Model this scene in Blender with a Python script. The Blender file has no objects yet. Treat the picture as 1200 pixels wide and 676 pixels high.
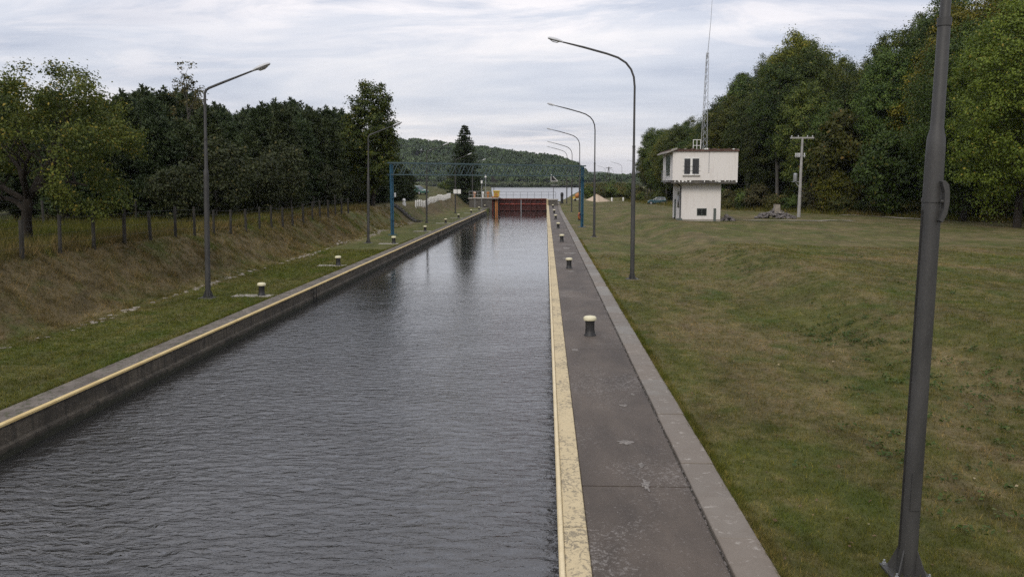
import bpy, math, random
import numpy as np
from mathutils import Vector, Matrix

# ------------------------------------------------------------------ scene, camera, light
S = bpy.context.scene
COL = S.collection
R = math.radians
CAM_Z = 4.15
F = 1000.0                      # focal length in pixels of the 1200 px wide photograph
YAW, PITCH = math.atan(39.5 / F), math.atan(122.5 / F)
cd = bpy.data.cameras.new('camera')
cd.sensor_width = 36.0
cd.lens = 36.0 * F / 1200.0
cd.clip_start = 0.1
cd.clip_end = 9000.0
cam = bpy.data.objects.new('camera', cd)
cam.location = (0, 0, CAM_Z)
cam.rotation_euler = (math.pi / 2 - PITCH, 0, YAW)
COL.objects.link(cam)
S.camera = cam

SUN_EL, SUN_AZ = R(38), R(200)   # azimuth clockwise from +Y: behind the camera, a little to the left
W = bpy.data.worlds.new('World')
S.world = W
W.use_nodes = True
nt = W.node_tree
nt.nodes.clear()
def WN(t, **k):
    n = nt.nodes.new(t)
    for a, v in k.items(): setattr(n, a, v)
    return n
wl = nt.links.new
sky = WN('ShaderNodeTexSky', sky_type='NISHITA', sun_disc=False, sun_elevation=SUN_EL, sun_rotation=SUN_AZ)
tc = WN('ShaderNodeTexCoord')
sep = WN('ShaderNodeSeparateXYZ'); wl(tc.outputs['Generated'], sep.inputs[0])
def wm(op, a, b=None):
    n = WN('ShaderNodeMath', operation=op)
    for i, v in enumerate((a, b)):
        if v is None: continue
        if isinstance(v, (int, float)): n.inputs[i].default_value = v
        else: wl(v, n.inputs[i])
    return n.outputs[0]
zc = wm('ADD', wm('MAXIMUM', sep.outputs[2], 0.0), 0.13)
cmb = WN('ShaderNodeCombineXYZ')
wl(wm('DIVIDE', sep.outputs[0], zc), cmb.inputs[0]); wl(wm('DIVIDE', sep.outputs[1], zc), cmb.inputs[1])
def wnoise(scale, detail, rough, dist, sx, off):
    mp = WN('ShaderNodeMapping'); mp.inputs['Scale'].default_value = (sx, 1.0, 1.0)
    mp.inputs['Rotation'].default_value = (0, 0, R(14)); mp.inputs['Location'].default_value = off
    wl(cmb.outputs[0], mp.inputs[0])
    n = WN('ShaderNodeTexNoise'); n.inputs['Scale'].default_value = scale; n.inputs['Detail'].default_value = detail
    n.inputs['Roughness'].default_value = rough; n.inputs['Distortion'].default_value = dist
    wl(mp.outputs[0], n.inputs['Vector'])
    return n.outputs[0]
def wramp(src, stops):
    r = WN('ShaderNodeValToRGB'); e = r.color_ramp.elements
    while len(e) < len(stops): e.new(0.5)
    for el, (p, c) in zip(e, stops):
        el.position = p; el.color = (c[0], c[1], c[2], 1)
    wl(src, r.inputs[0]); return r.outputs[0]
def wmix(f, a, b, bt='MIX'):
    n = WN('ShaderNodeMix', data_type='RGBA', blend_type=bt)
    if isinstance(f, (int, float)): n.inputs[0].default_value = f
    else: wl(f, n.inputs[0])
    for i, v in ((6, a), (7, b)):
        if isinstance(v, tuple): n.inputs[i].default_value = (v[0], v[1], v[2], 1)
        else: wl(v, n.inputs[i])
    return n.outputs[2]
n1 = wnoise(0.75, 7, 0.55, 0.35, 0.55, (1.3, 0.4, 0))
n2 = wnoise(2.3, 9, 0.62, 0.7, 0.5, (4.1, 2.7, 0))
n3 = wnoise(0.33, 3, 0.5, 0.2, 0.7, (7.7, 3.1, 0))
base = wramp(n1, [(0.37, (3.35, 3.65, 4.45)), (0.50, (4.75, 4.92, 5.5)), (0.62, (6.3, 6.15, 6.3))])
wisp = wramp(n2, [(0.48, (0, 0, 0)), (0.62, (1, 1, 1))])
wfac = wm('MULTIPLY', wm('MULTIPLY', wisp, wramp(n3, [(0.42, (0, 0, 0)), (0.58, (1, 1, 1))])), 0.6)
clouds = wmix(wfac, base, (7.9, 7.3, 7.1))
hz = wramp(wm('MAXIMUM', sep.outputs[2], 0.0), [(0.0, (1, 1, 1)), (0.10, (0, 0, 0))])
clouds = wmix(wm('MULTIPLY', hz, 0.55), clouds, (6.4, 5.95, 6.0))
sc_ = WN('ShaderNodeVectorMath', operation='SCALE'); wl(clouds, sc_.inputs[0])      # an overcast sky brightens towards the zenith
wl(wm('ADD', 1.0, wm('MULTIPLY', wm('MAXIMUM', sep.outputs[2], 0.0), 1.15)), sc_.inputs['Scale'])
allsky = wmix(0.93, sky.outputs[0], sc_.outputs[0])
bg = WN('ShaderNodeBackground'); bg.inputs['Strength'].default_value = 0.115
wl(allsky, bg.inputs[0])
wo = WN('ShaderNodeOutputWorld'); wl(bg.outputs[0], wo.inputs[0])

sd = bpy.data.lights.new('sun', 'SUN')
sd.energy = 1.5
sd.angle = R(24)
sd.color = (1.0, 0.93, 0.82)
sun = bpy.data.objects.new('sun', sd)
_d = Vector((math.sin(SUN_AZ) * math.cos(SUN_EL), math.cos(SUN_AZ) * math.cos(SUN_EL), math.sin(SUN_EL)))
sun.rotation_euler = _d.to_track_quat('Z', 'Y').to_euler()
sun.location = (-20, -40, 60)
COL.objects.link(sun)

S.view_settings.view_transform = 'Standard'
S.view_settings.look = 'None'
S.view_settings.gamma = 1.0
S.view_settings.exposure = 0.18
S.view_settings.use_curve_mapping = False
S.render.engine = 'CYCLES'
S.cycles.max_bounces = 6
S.cycles.diffuse_bounces = 3
S.cycles.transparent_max_bounces = 8
S.cycles.volume_bounces = 0
S.cycles.use_denoising = False

rnd = random.Random(7)
rng = np.random.default_rng(11)

# ------------------------------------------------------------------ pixel -> world
_M = cam.rotation_euler.to_matrix()
def ray(u, v):
    return _M @ Vector(((u - 600) / F, -(v - 338) / F, -1.0))
def G(u, v, z=0.0):
    d = ray(u, v); t = (z - CAM_Z) / d.z
    return Vector((0, 0, CAM_Z)) + d * t
def P(u, v, Y):
    d = ray(u, v); t = Y / d.y
    return Vector((0, 0, CAM_Z)) + d * t

# ------------------------------------------------------------------ terrain height
def ss(a, b, x):
    t = np.clip((x - a) / (b - a), 0, 1)
    return t * t * (3 - 2 * t)
XL, XR = -9.43, 0.17             # chamber edges
LAKE_Z, WATER_Z = 0.40, -0.60
GATE_Y = 151.0
def ramp(y):
    return 0.6 * ss(126.0, 164.0, y)
def lake_lo(y): return np.where(y < 176, -9.4, -9.4 - (y - 176) * 0.064)
def lake_hi(y): return np.where(y < 176, 0.3, 0.3 + (y - 176) * 0.062)
def hgt(x, y):
    x = np.asarray(x, float); y = np.asarray(y, float)
    h = np.zeros(np.broadcast(x, y).shape)
    wob = 0.25 * np.sin(y * 0.21) + 0.18 * np.sin(y * 0.53 + 1.0)
    # left bank
    lb = 1.9 * ss(0, 1, (-14.1 - x + wob * 0.6) / 3.1) + 0.35 * ss(-18, -45, x)
    lb = lb + 2.0 * np.exp(-(((x + 27) / 8) ** 2 + ((y - 172) / 26) ** 2))
    # right bank
    xt = 7.3 + 2.4 * np.exp(-((y - 9) / 9.0) ** 2) + wob * 0.8
    pl = 1 - ss(112, 150, y)
    rb = (0.62 * ss(0, 1, (x - xt) / 3.6) - 0.12 * ss(11, 20, x)) * pl + 0.25 * (1 - pl) * ss(8, 20, x)
    rb = rb + 0.05 * np.exp(-((x - xt + 0.4) / 0.8) ** 2) * -1.6 * pl
    rb = rb + 0.22 * np.exp(-((x - xt - 3.4) / 1.9) ** 2) * pl * (0.6 + 0.4 * np.sin(y * 0.19)) + 1.6 * ss(52, 110, x)
    rb = np.maximum(rb, ramp(y) * (1 - ss(7, 13, x)))
    h = np.where(x < -5, lb, rb)
    und = 0.035 * np.sin(x * 0.9 + y * 0.23) * np.sin(y * 0.41 - x * 0.3) + 0.02 * np.sin(x * 2.1 + 1) * np.sin(y * 1.3)
    h = h + und * ss(2.8, 5, np.abs(x + 4.6) - 4.8)
    far = ss(180, 330, y)
    h = h * (1 - far) + 1.3 * far
    # lake basin with a low dike along its right shore
    inl = np.minimum(x - lake_lo(y), lake_hi(y) - x)
    yy = np.minimum(y - 176.0, 905.0 - y)
    dike = 0.85 * ss(173, 182, y) * np.exp(-((x - lake_hi(y) - 4) / 3.5) ** 2)
    h = np.maximum(h, dike)
    k = ss(-3.0, 1.5, np.minimum(inl, yy * 0.6))
    h = h * (1 - k) - 2.0 * k
    can = (x > -9.95) & (x < 0.65) & (y < 178)
    h = np.where(can, -3.0, h)
    h = np.where((x > 0.651) & (x < 2.44) & (y < 172), ramp(y) - 0.3, h)
    return h - 0.015
def H(x, y): return float(hgt(x, y))
def GT(u, v):
    z = 0.3
    for _ in range(25):
        p = G(u, v, z); z += 0.5 * (H(p.x, p.y) - z)
    return Vector((p.x, p.y, H(p.x, p.y)))

# ------------------------------------------------------------------ materials
def new_mat(name):
    m = bpy.data.materials.new(name); m.use_nodes = True
    m.node_tree.nodes.clear()
    return m
class NT:
    def __init__(s, m): s.t = m.node_tree
    def n(s, t, **k):
        n = s.t.nodes.new(t)
        for a, v in k.items(): setattr(n, a, v)
        return n
    def l(s, a, b): s.t.links.new(a, b)
    def put(s, sock, v):
        if isinstance(v, (int, float)): sock.default_value = v
        elif isinstance(v, tuple): sock.default_value = v if len(v) != 3 or sock.type != 'RGBA' else (*v, 1)
        else: s.l(v, sock)
    def math(s, op, a, b=None, c=None):
        n = s.n('ShaderNodeMath', operation=op)
        for i, v in enumerate((a, b, c)):
            if v is not None: s.put(n.inputs[i], v)
        return n.outputs[0]
    def pos(s): return s.n('ShaderNodeNewGeometry').outputs['Position']
    def obj(s): return s.n('ShaderNodeTexCoord').outputs['Object']
    def mapping(s, v, scale=(1, 1, 1), loc=(0, 0, 0), rot=(0, 0, 0)):
        n = s.n('ShaderNodeMapping'); s.l(v, n.inputs[0])
        n.inputs['Scale'].default_value = scale; n.inputs['Location'].default_value = loc; n.inputs['Rotation'].default_value = rot
        return n.outputs[0]
    def noise(s, v, scale, detail=4, rough=0.55, dist=0.0):
        n = s.n('ShaderNodeTexNoise'); s.l(v, n.inputs['Vector'])
        n.inputs['Scale'].default_value = scale; n.inputs['Detail'].default_value = detail
        n.inputs['Roughness'].default_value = rough; n.inputs['Distortion'].default_value = dist
        return n.outputs[0]
    def ramp(s, f, stops, interp='LINEAR'):
        r = s.n('ShaderNodeValToRGB'); r.color_ramp.interpolation = interp
        e = r.color_ramp.elements
        while len(e) < len(stops): e.new(0.5)
        for el, (p, c) in zip(e, stops):
            el.position = p
            el.color = (c, c, c, 1) if isinstance(c, (int, float)) else (*c, 1)
        s.put(r.inputs[0], f); return r.outputs[0]
    def mix(s, f, a, b, bt='MIX'):
        n = s.n('ShaderNodeMix', data_type='RGBA', blend_type=bt)
        s.put(n.inputs[0], f); s.put(n.inputs[6], a); s.put(n.inputs[7], b)
        return n.outputs[2]
    def bump(s, h, strength, dist=0.02):
        n = s.n('ShaderNodeBump'); n.inputs['Strength'].default_value = strength
        n.inputs['Distance'].default_value = dist; s.l(h, n.inputs['Height']); return n.outputs[0]
    def out(s, sh):
        o = s.n('ShaderNodeOutputMaterial'); s.l(sh, o.inputs[0])
    def bsdf(s, color, rough=0.8, metal=0.0, normal=None, spec=0.5):
        b = s.n('ShaderNodeBsdfPrincipled')
        s.put(b.inputs['Base Color'], color); s.put(b.inputs['Roughness'], rough); s.put(b.inputs['Metallic'], metal)
        b.inputs['Specular IOR Level'].default_value = spec
        if normal is not None: s.l(normal, b.inputs['Normal'])
        return b.outputs[0]

def worn(name, c1, c2, c3=None, scale=3.0, fine=40.0, rough=0.8, metal=0.0, bump=0.3, bd=0.01, spot=0.62, stretch=(1, 1, 1), spec=0.4):
    """weathered surface: two tones in large patches, a third tone in small spots, fine relief"""
    m = new_mat(name); t = NT(m)
    p = t.mapping(t.pos(), stretch)
    col = t.mix(t.ramp(t.noise(p, scale, 6, 0.6, 0.3), [(0.35, 0.0), (0.65, 1.0)]), c1, c2)
    fn = t.noise(p, fine, 5, 0.65)
    if c3:
        col = t.mix(t.ramp(t.noise(p, scale * 4.3, 8, 0.7, 0.5), [(spot, 0.0), (spot + 0.05, 1.0)]), col, c3)
    col = t.mix(0.5, col, t.ramp(fn, [(0.3, 0.55), (0.7, 1.0)]), 'MULTIPLY')
    nb = t.bump(fn, bump, bd)
    t.out(t.bsdf(col, rough, metal, nb, spec)); return m

def grass_color(t, dry_extra=0.0):
    p = t.pos()
    sepx = t.n('ShaderNodeSeparateXYZ'); t.l(p, sepx.inputs[0]); x = sepx.outputs[0]
    a = t.noise(t.mapping(p, (1, 0.45, 1)), 0.30, 6, 0.66, 0.5)
    b = t.noise(p, 1.7, 6, 0.68)
    c = t.noise(p, 9.0, 5, 0.7)
    g = t.mix(t.ramp(b, [(0.36, 0.0), (0.66, 1.0)]), (0.070, 0.076, 0.016), (0.122, 0.116, 0.034))
    d = t.mix(t.ramp(c, [(0.3, 0.0), (0.7, 1.0)]), (0.130, 0.096, 0.046), (0.225, 0.170, 0.090))
    mixf = t.math('ADD', t.math('MULTIPLY', a, 0.75), t.math('MULTIPLY', b, 0.35))
    bank = t.math('SMOOTH_MIN', 1.0, 1.0, 0.0)
    # the embankment above the drain carries dry brown grass
    s1 = t.n('ShaderNodeMapRange', interpolation_type='SMOOTHSTEP')
    t.l(x, s1.inputs[0]); s1.inputs[1].default_value = -13.9; s1.inputs[2].default_value = -15.0
    s1.inputs[3].default_value = 0; s1.inputs[4].default_value = 1
    s2 = t.n('ShaderNodeMapRange', interpolation_type='SMOOTHSTEP')
    t.l(x, s2.inputs[0]); s2.inputs[1].default_value = -17.2; s2.inputs[2].default_value = -19.0
    s2.inputs[3].default_value = 1; s2.inputs[4].default_value = 0.15
    bank = t.math('MULTIPLY', s1.outputs[0], s2.outputs[0])
    f = t.math('ADD', mixf, t.math('MULTIPLY', bank, 0.11))
    d = t.mix(t.math('MULTIPLY', bank, 0.75), d, t.mix(t.ramp(b, [(0.35, 0.0), (0.65, 1.0)]), (0.070, 0.056, 0.028), (0.155, 0.118, 0.062)))
    col = t.mix(t.ramp(f, [(0.485, 0.0), (0.68, 0.95)]), g, d)
    fd = t.n('ShaderNodeMapRange', interpolation_type='SMOOTHSTEP'); t.l(x, fd.inputs[0])      # unmown olive-green field behind the fence
    fd.inputs[1].default_value = -16.8; fd.inputs[2].default_value = -18.5; fd.inputs[3].default_value = 0.0; fd.inputs[4].default_value = 0.65
    col = t.mix(fd.outputs[0], col, t.mix(t.ramp(b, [(0.36, 0.0), (0.66, 1.0)]), (0.040, 0.046, 0.013), (0.082, 0.080, 0.026)))
    vg = t.n('ShaderNodeMapRange', interpolation_type='SMOOTHSTEP'); t.l(x, vg.inputs[0])      # the level verge by the left wall stays green
    vg.inputs[1].default_value = -12.2; vg.inputs[2].default_value = -14.8; vg.inputs[3].default_value = 1.0; vg.inputs[4].default_value = 0.0
    vg2 = t.math('MULTIPLY', vg.outputs[0], t.math('LESS_THAN', x, -9.0))
    col = t.mix(t.math('MULTIPLY', vg2, 0.5), col, t.mix(t.ramp(b, [(0.36, 0.0), (0.66, 1.0)]), (0.058, 0.076, 0.016), (0.098, 0.108, 0.028)))
    col = t.mix(0.8, col, t.ramp(t.noise(t.mapping(p, (1.0, 0.35, 1), (2, 9, 0), (0, 0, R(20))), 0.9, 7, 0.72, 0.6), [(0.34, 0.60), (0.5, 1.0), (0.68, 1.38)]), 'MULTIPLY')
    # a stronger green in patches
    col = t.mix(t.ramp(t.noise(t.mapping(p, (1, 0.6, 1), (31, 7, 0)), 0.55, 5, 0.6, 0.4), [(0.54, 0.0), (0.70, 0.8)]), col, (0.058, 0.086, 0.015))
    return col, b, c

def m_ground():
    m = new_mat('lawn_soil'); t = NT(m)
    col, b, c = grass_color(t)
    p = t.pos()
    f = t.noise(p, 34.0, 5, 0.75)
    col = t.mix(0.75, col, t.ramp(f, [(0.28, 0.42), (0.72, 1.12)]), 'MULTIPLY')
    col = t.mix(0.6, col, t.ramp(c, [(0.3, 0.62), (0.7, 1.1)]), 'MULTIPLY')
    # darker duff under the woods
    sp = t.n('ShaderNodeSeparateXYZ'); t.l(p, sp.inputs[0])
    hgtn = t.math('ADD', t.math('MULTIPLY', f, 0.6), c)
    t.out(t.bsdf(col, 0.95, 0, t.bump(hgtn, 0.9, 0.05), 0.15)); return m
def m_blade():
    m = new_mat('grass_blade'); t = NT(m)
    col, b, c = grass_color(t)
    r = t.n('ShaderNodeNewGeometry').outputs['Random Per Island']
    col = t.mix(0.85, col, t.ramp(r, [(0.0, (0.55, 0.6, 0.5)), (0.72, (1.25, 1.3, 1.0)), (0.9, (1.7, 1.55, 1.2)), (1.0, (2.7, 2.2, 1.8))]), 'MULTIPLY')
    d = t.n('ShaderNodeBsdfDiffuse'); t.put(d.inputs[0], col)
    tr = t.n('ShaderNodeBsdfTranslucent'); t.put(tr.inputs[0], col)
    mx = t.n('ShaderNodeMixShader'); mx.inputs[0].default_value = 0.3
    t.l(d.outputs[0], mx.inputs[1]); t.l(tr.outputs[0], mx.inputs[2]); t.out(mx.outputs[0]); return m
def m_leaf(name, dark, light, accent, acc=0.93, trans=0.3, scale=0.7):
    m = new_mat(name); t = NT(m)
    geo = t.n('ShaderNodeNewGeometry'); r = geo.outputs['Random Per Island']
    oi = t.n('ShaderNodeObjectInfo')
    n = t.noise(t.obj(), scale, 3, 0.5)
    f = t.math('ADD', t.math('MULTIPLY', r, 0.55), t.math('MULTIPLY', t.math('SUBTRACT', n, 0.5), 1.5))
    col = t.mix(t.ramp(f, [(0.0, 0.0), (0.75, 1.0)]), dark, light)
    col = t.mix(t.ramp(r, [(acc, 0.0), (min(acc + 0.02, 1.0), 1.0)]), col, accent)
    col = t.mix(1.0, col, oi.outputs['Color'], 'MULTIPLY')
    b = t.bsdf(col, 0.6, 0, None, 0.25)
    tr = t.n('ShaderNodeBsdfTranslucent'); t.put(tr.inputs[0], col)
    mx = t.n('ShaderNodeMixShader'); mx.inputs[0].default_value = trans
    t.l(b, mx.inputs[1]); t.l(tr.outputs[0], mx.inputs[2]); t.out(mx.outputs[0]); return m
def m_water(name, ripple, base, dist, rough=0.04, ior=1.5):
    m = new_mat(name); t = NT(m)
    p = t.pos()
    w1 = t.noise(t.mapping(p, (1.35, 2.5, 1), (0, 0, 0), (0, 0, R(7))), 2.2, 5, 0.55, 0.6)
    w2 = t.noise(t.mapping(p, (0.8, 1.9, 1), (3, 5, 0), (0, 0, R(-12))), 4.6, 3, 0.5, 0.4)
    w3 = t.noise(t.mapping(p, (1, 1.5, 1), (9, 1, 0)), 0.35, 2, 0.5)
    hh = t.math('ADD', t.math('MULTIPLY', w1, 1.0), t.math('MULTIPLY', w2, 0.35))
    hh = t.math('MULTIPLY', hh, t.math('ADD', 0.35, t.math('MULTIPLY', w3, 1.3)))
    sy = t.n('ShaderNodeSeparateXYZ'); t.l(p, sy.inputs[0])          # calmer in the lee of the far gate
    mr = t.n('ShaderNodeMapRange', interpolation_type='SMOOTHSTEP'); t.l(sy.outputs[1], mr.inputs[0])
    mr.inputs[1].default_value = 9; mr.inputs[2].default_value = 48; mr.inputs[3].default_value = 1.0; mr.inputs[4].default_value = 0.10
    hh = t.math('MULTIPLY', hh, mr.outputs[0])
    nb = t.bump(hh, ripple, dist)
    b = t.n('ShaderNodeBsdfPrincipled')
    t.put(b.inputs['Base Color'], base); b.inputs['Roughness'].default_value = rough
    b.inputs['IOR'].default_value = ior; b.inputs['Specular IOR Level'].default_value = 0.5
    t.l(nb, b.inputs['Normal']); t.out(b.outputs[0]); return m
def m_kerb():
    m = new_mat('worn_yellow_paint_on_concrete'); t = NT(m); p = t.pos()
    paint = t.mix(t.noise(p, 2.2, 4, 0.6), (0.43, 0.345, 0.20), (0.53, 0.435, 0.27))
    conc = t.mix(t.noise(p, 14, 5, 0.7), (0.10, 0.085, 0.06), (0.30, 0.25, 0.17))
    n = t.noise(t.mapping(p, (1.0, 0.75, 1)), 13, 9, 0.78, 0.7)
    big = t.noise(p, 0.8, 3, 0.5)
    f = t.math('ADD', n, t.math('MULTIPLY', t.math('SUBTRACT', big, 0.5), 0.35))
    col = t.mix(t.ramp(f, [(0.52, 0.0), (0.585, 0.9)]), paint, conc)
    fn = t.noise(p, 60, 4, 0.7)
    col = t.mix(0.4, col, t.ramp(fn, [(0.3, 0.6), (0.7, 1.0)]), 'MULTIPLY')
    t.out(t.bsdf(col, 0.85, 0, t.bump(t.math('ADD', fn, n), 0.5, 0.008), 0.3)); return m
def m_asphalt():
    m = new_mat('walkway_asphalt'); t = NT(m); p = t.pos()
    a = t.noise(t.mapping(p, (1, 0.4, 1)), 0.9, 6, 0.65, 0.4)
    col = t.mix(t.ramp(a, [(0.32, 0.0), (0.7, 1.0)]), (0.050, 0.038, 0.0285), (0.106, 0.082, 0.062))
    sp = t.noise(p, 22, 6, 0.8)
    sh = t.noise(t.mapping(p, (1, 0.6, 1), (5, 2, 0)), 0.6, 3, 0.5)
    spf = t.ramp(t.math('ADD', sp, t.math('MULTIPLY', t.math('SUBTRACT', sh, 0.5), 0.45)), [(0.58, 0.0), (0.66, 0.6)])
    col = t.mix(spf, col, (0.28, 0.255, 0.23))
    fn = t.noise(p, 90, 4, 0.75)
    col = t.mix(0.7, col, t.ramp(fn, [(0.3, 0.5), (0.7, 1.15)]), 'MULTIPLY')
    t.out(t.bsdf(col, 0.75, 0, t.bump(t.math('ADD', fn, sp), 0.6, 0.01), 0.4)); return m
def m_render(name, c, dirt):
    m = new_mat(name); t = NT(m); p = t.pos()
    st = t.noise(t.mapping(p, (2.5, 2.5, 0.35)), 1.3, 6, 0.65, 0.3)
    col = t.mix(t.ramp(st, [(0.50, 0.0), (0.78, 0.55)]), c, dirt)
    fn = t.noise(p, 30, 4, 0.7)
    col = t.mix(0.35, col, t.ramp(fn, [(0.3, 0.75), (0.7, 1.0)]), 'MULTIPLY')
    t.out(t.bsdf(col, 0.85, 0, t.bump(fn, 0.3, 0.01), 0.3)); return m
def m_slab():
    m = new_mat('curb_slab_concrete'); t = NT(m); p = t.pos()
    oi = t.n('ShaderNodeObjectInfo').outputs['Random']
    base = t.ramp(oi, [(0.0, (0.15, 0.136, 0.118)), (0.35, (0.18, 0.148, 0.118)), (0.7, (0.172, 0.160, 0.140)), (1.0, (0.215, 0.20, 0.176))])
    col = t.mix(t.ramp(t.noise(p, 2.4, 6, 0.65, 0.4), [(0.42, 0.0), (0.72, 0.65)]), base, (0.14, 0.115, 0.09))
    col = t.mix(t.ramp(t.noise(p, 5, 7, 0.7, 0.6), [(0.58, 0.0), (0.66, 0.6)]), col, (0.36, 0.33, 0.29))
    fn = t.noise(p, 55, 5, 0.7)
    col = t.mix(0.45, col, t.ramp(fn, [(0.3, 0.6), (0.7, 1.05)]), 'MULTIPLY')
    t.out(t.bsdf(col, 0.85, 0, t.bump(fn, 0.4, 0.008), 0.3)); return m
def m_bark(name, a, b):
    return worn(name, a, b, None, 2.0, 14.0, 0.95, 0, 0.8, 0.05, stretch=(2, 2, 0.4), spec=0.1)
def m_glass():
    m = new_mat('window_glass'); t = NT(m)
    t.out(t.bsdf((0.012, 0.014, 0.016), 0.08, 0, None, 0.6)); return m

MAT = {}
MAT['ground'] = m_ground(); MAT['blade'] = m_blade()
MAT['water'] = m_water('chamber_water', 0.95, (0.022, 0.021, 0.020), 0.058, 0.04, 1.68)
MAT['lake'] = m_water('lake_water', 0.05, (0.13, 0.13, 0.13), 0.02, 0.3, 1.9)
MAT['kerb'] = m_kerb(); MAT['asphalt'] = m_asphalt(); MAT['slab'] = m_slab()
MAT['lip'] = worn('worn_pale_yellow_steel_edge', (0.56, 0.45, 0.26), (0.64, 0.53, 0.33), (0.22, 0.13, 0.07), 2.5, 40, 0.6, 0, 0.3, 0.004, 0.70)
MAT['ystripe'] = worn('yellow_edge_paint', (0.50, 0.36, 0.15), (0.60, 0.46, 0.21), (0.18, 0.13, 0.08), 1.4, 30, 0.7, 0, 0.3, 0.005, 0.68)
MAT['wall'] = worn('chamber_wall_concrete', (0.040, 0.036, 0.028), (0.105, 0.090, 0.066), (0.05, 0.048, 0.026), 1.4, 22, 0.9, 0, 0.8, 0.03, 0.56, (1, 0.35, 2.4))
def m_tide():
    m = new_mat('lock_wall_tide_stained'); t = NT(m); p = t.pos()
    big = t.noise(t.mapping(p, (1, 0.5, 1.6)), 1.5, 7, 0.7, 0.4)
    col = t.mix(t.ramp(big, [(0.35, 0.0), (0.68, 1.0)]), (0.040, 0.034, 0.026), (0.125, 0.104, 0.076))
    st = t.noise(t.mapping(p, (6, 5.0, 0.25)), 1.2, 6, 0.7)
    col = t.mix(t.ramp(st, [(0.48, 0.0), (0.62, 0.75)]), col, (0.030, 0.027, 0.020))
    col = t.mix(t.ramp(t.noise(p, 6, 8, 0.75, 0.5), [(0.60, 0.0), (0.66, 0.7)]), col, (0.20, 0.17, 0.13))
    sz_ = t.n('ShaderNodeSeparateXYZ'); t.l(p, sz_.inputs[0])
    zn = t.math('ADD', sz_.outputs[2], t.math('MULTIPLY', t.math('SUBTRACT', t.noise(p, 2.2, 5, 0.6), 0.5), 0.22))
    wet = t.n('ShaderNodeMapRange'); t.l(zn, wet.inputs[0]); wet.inputs[1].default_value = -0.44; wet.inputs[2].default_value = -0.50
    wet.inputs[3].default_value = 0.0; wet.inputs[4].default_value = 1.0
    col = t.mix(t.math('MULTIPLY', wet.outputs[0], 0.85), col, t.mix(t.noise(p, 5, 5, 0.6), (0.012, 0.013, 0.008), (0.030, 0.032, 0.016)))
    fn = t.noise(p, 24, 6, 0.75)
    col = t.mix(0.6, col, t.ramp(fn, [(0.3, 0.55), (0.7, 1.1)]), 'MULTIPLY')
    t.out(t.bsdf(col, 0.85, 0, t.bump(t.math('ADD', fn, big), 0.9, 0.03), 0.3)); return m
MAT['tide'] = m_tide()
MAT['wetwall'] = worn('wet_dark_wall_concrete', (0.014, 0.013, 0.010), (0.034, 0.031, 0.023), (0.02, 0.022, 0.012), 1.4, 22, 0.7, 0, 0.8, 0.03, 0.58, (1, 0.35, 2.4))
MAT['coping'] = worn('coping_concrete', (0.075, 0.060, 0.047), (0.17, 0.145, 0.12), (0.06, 0.058, 0.03), 1.9, 26, 0.9, 0, 0.7, 0.02, 0.53, (1, 0.6, 1))
MAT['conc'] = worn('grey_concrete', (0.24, 0.22, 0.19), (0.34, 0.31, 0.27), (0.14, 0.12, 0.10), 2.0, 30, 0.9, 0, 0.5, 0.02)
MAT['patch'] = worn('worn_cement_patch', (0.13, 0.115, 0.10), (0.24, 0.215, 0.19), (0.08, 0.07, 0.06), 7.0, 60, 0.9, 0, 0.6, 0.01, 0.52)
MAT['darkconc'] = worn('dark_concrete', (0.06, 0.055, 0.05), (0.11, 0.10, 0.085), None, 1.2, 20, 0.9, 0, 0.5, 0.02)
MAT['stone'] = worn('pale_rubble_stone', (0.20, 0.175, 0.145), (0.33, 0.29, 0.24), (0.12, 0.11, 0.075), 3.0, 20, 0.95, 0, 0.7, 0.03)
MAT['rubble'] = worn('grey_rubble', (0.08, 0.07, 0.067), (0.20, 0.18, 0.17), (0.05, 0.045, 0.04), 4.0, 20, 0.95, 0, 0.7, 0.03)
MAT['path'] = worn('pale_gravel_path', (0.26, 0.23, 0.18), (0.36, 0.32, 0.26), (0.12, 0.12, 0.06), 0.8, 20, 0.95, 0, 0.6, 0.02, 0.6)
MAT['sand'] = worn('pale_sand', (0.40, 0.31, 0.22), (0.50, 0.40, 0.30), None, 0.8, 12, 0.95, 0, 0.6, 0.05)
MAT['pole'] = worn('grey_painted_steel', (0.036, 0.035, 0.033), (0.056, 0.054, 0.051), (0.030, 0.025, 0.022), 2.5, 60, 0.55, 0.0, 0.25, 0.003, 0.66, (1, 1, 0.5))
MAT['galv'] = worn('galvanised_steel', (0.30, 0.31, 0.32), (0.40, 0.41, 0.42), None, 3, 40, 0.5, 0.5, 0.2, 0.003)
MAT['lamp'] = worn('lamp_head_grey', (0.42, 0.42, 0.42), (0.52, 0.52, 0.52), None, 3, 30, 0.5, 0, 0.1, 0.003)
MAT['lens'] = worn('lamp_lens', (0.45, 0.44, 0.40), (0.55, 0.53, 0.50), None, 5, 30, 0.25, 0, 0.05, 0.003)
MAT['black'] = worn('black_tar_paint', (0.010, 0.010, 0.010), (0.022, 0.020, 0.019), None, 5, 40, 0.55, 0, 0.4, 0.006)
MAT['cream'] = worn('cream_bollard_paint', (0.56, 0.51, 0.33), (0.66, 0.61, 0.43), (0.28, 0.22, 0.12), 6, 50, 0.6, 0, 0.3, 0.004, 0.66)
MAT['blue'] = worn('blue_steel_paint', (0.022, 0.075, 0.125), (0.030, 0.095, 0.150), (0.03, 0.05, 0.07), 1.6, 30, 0.5, 0, 0.2, 0.003, 0.66)
MAT['truss'] = worn('dark_teal_steel_paint', (0.050, 0.085, 0.094), (0.065, 0.10, 0.11), None, 2, 30, 0.55, 0, 0.2, 0.003)
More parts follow.
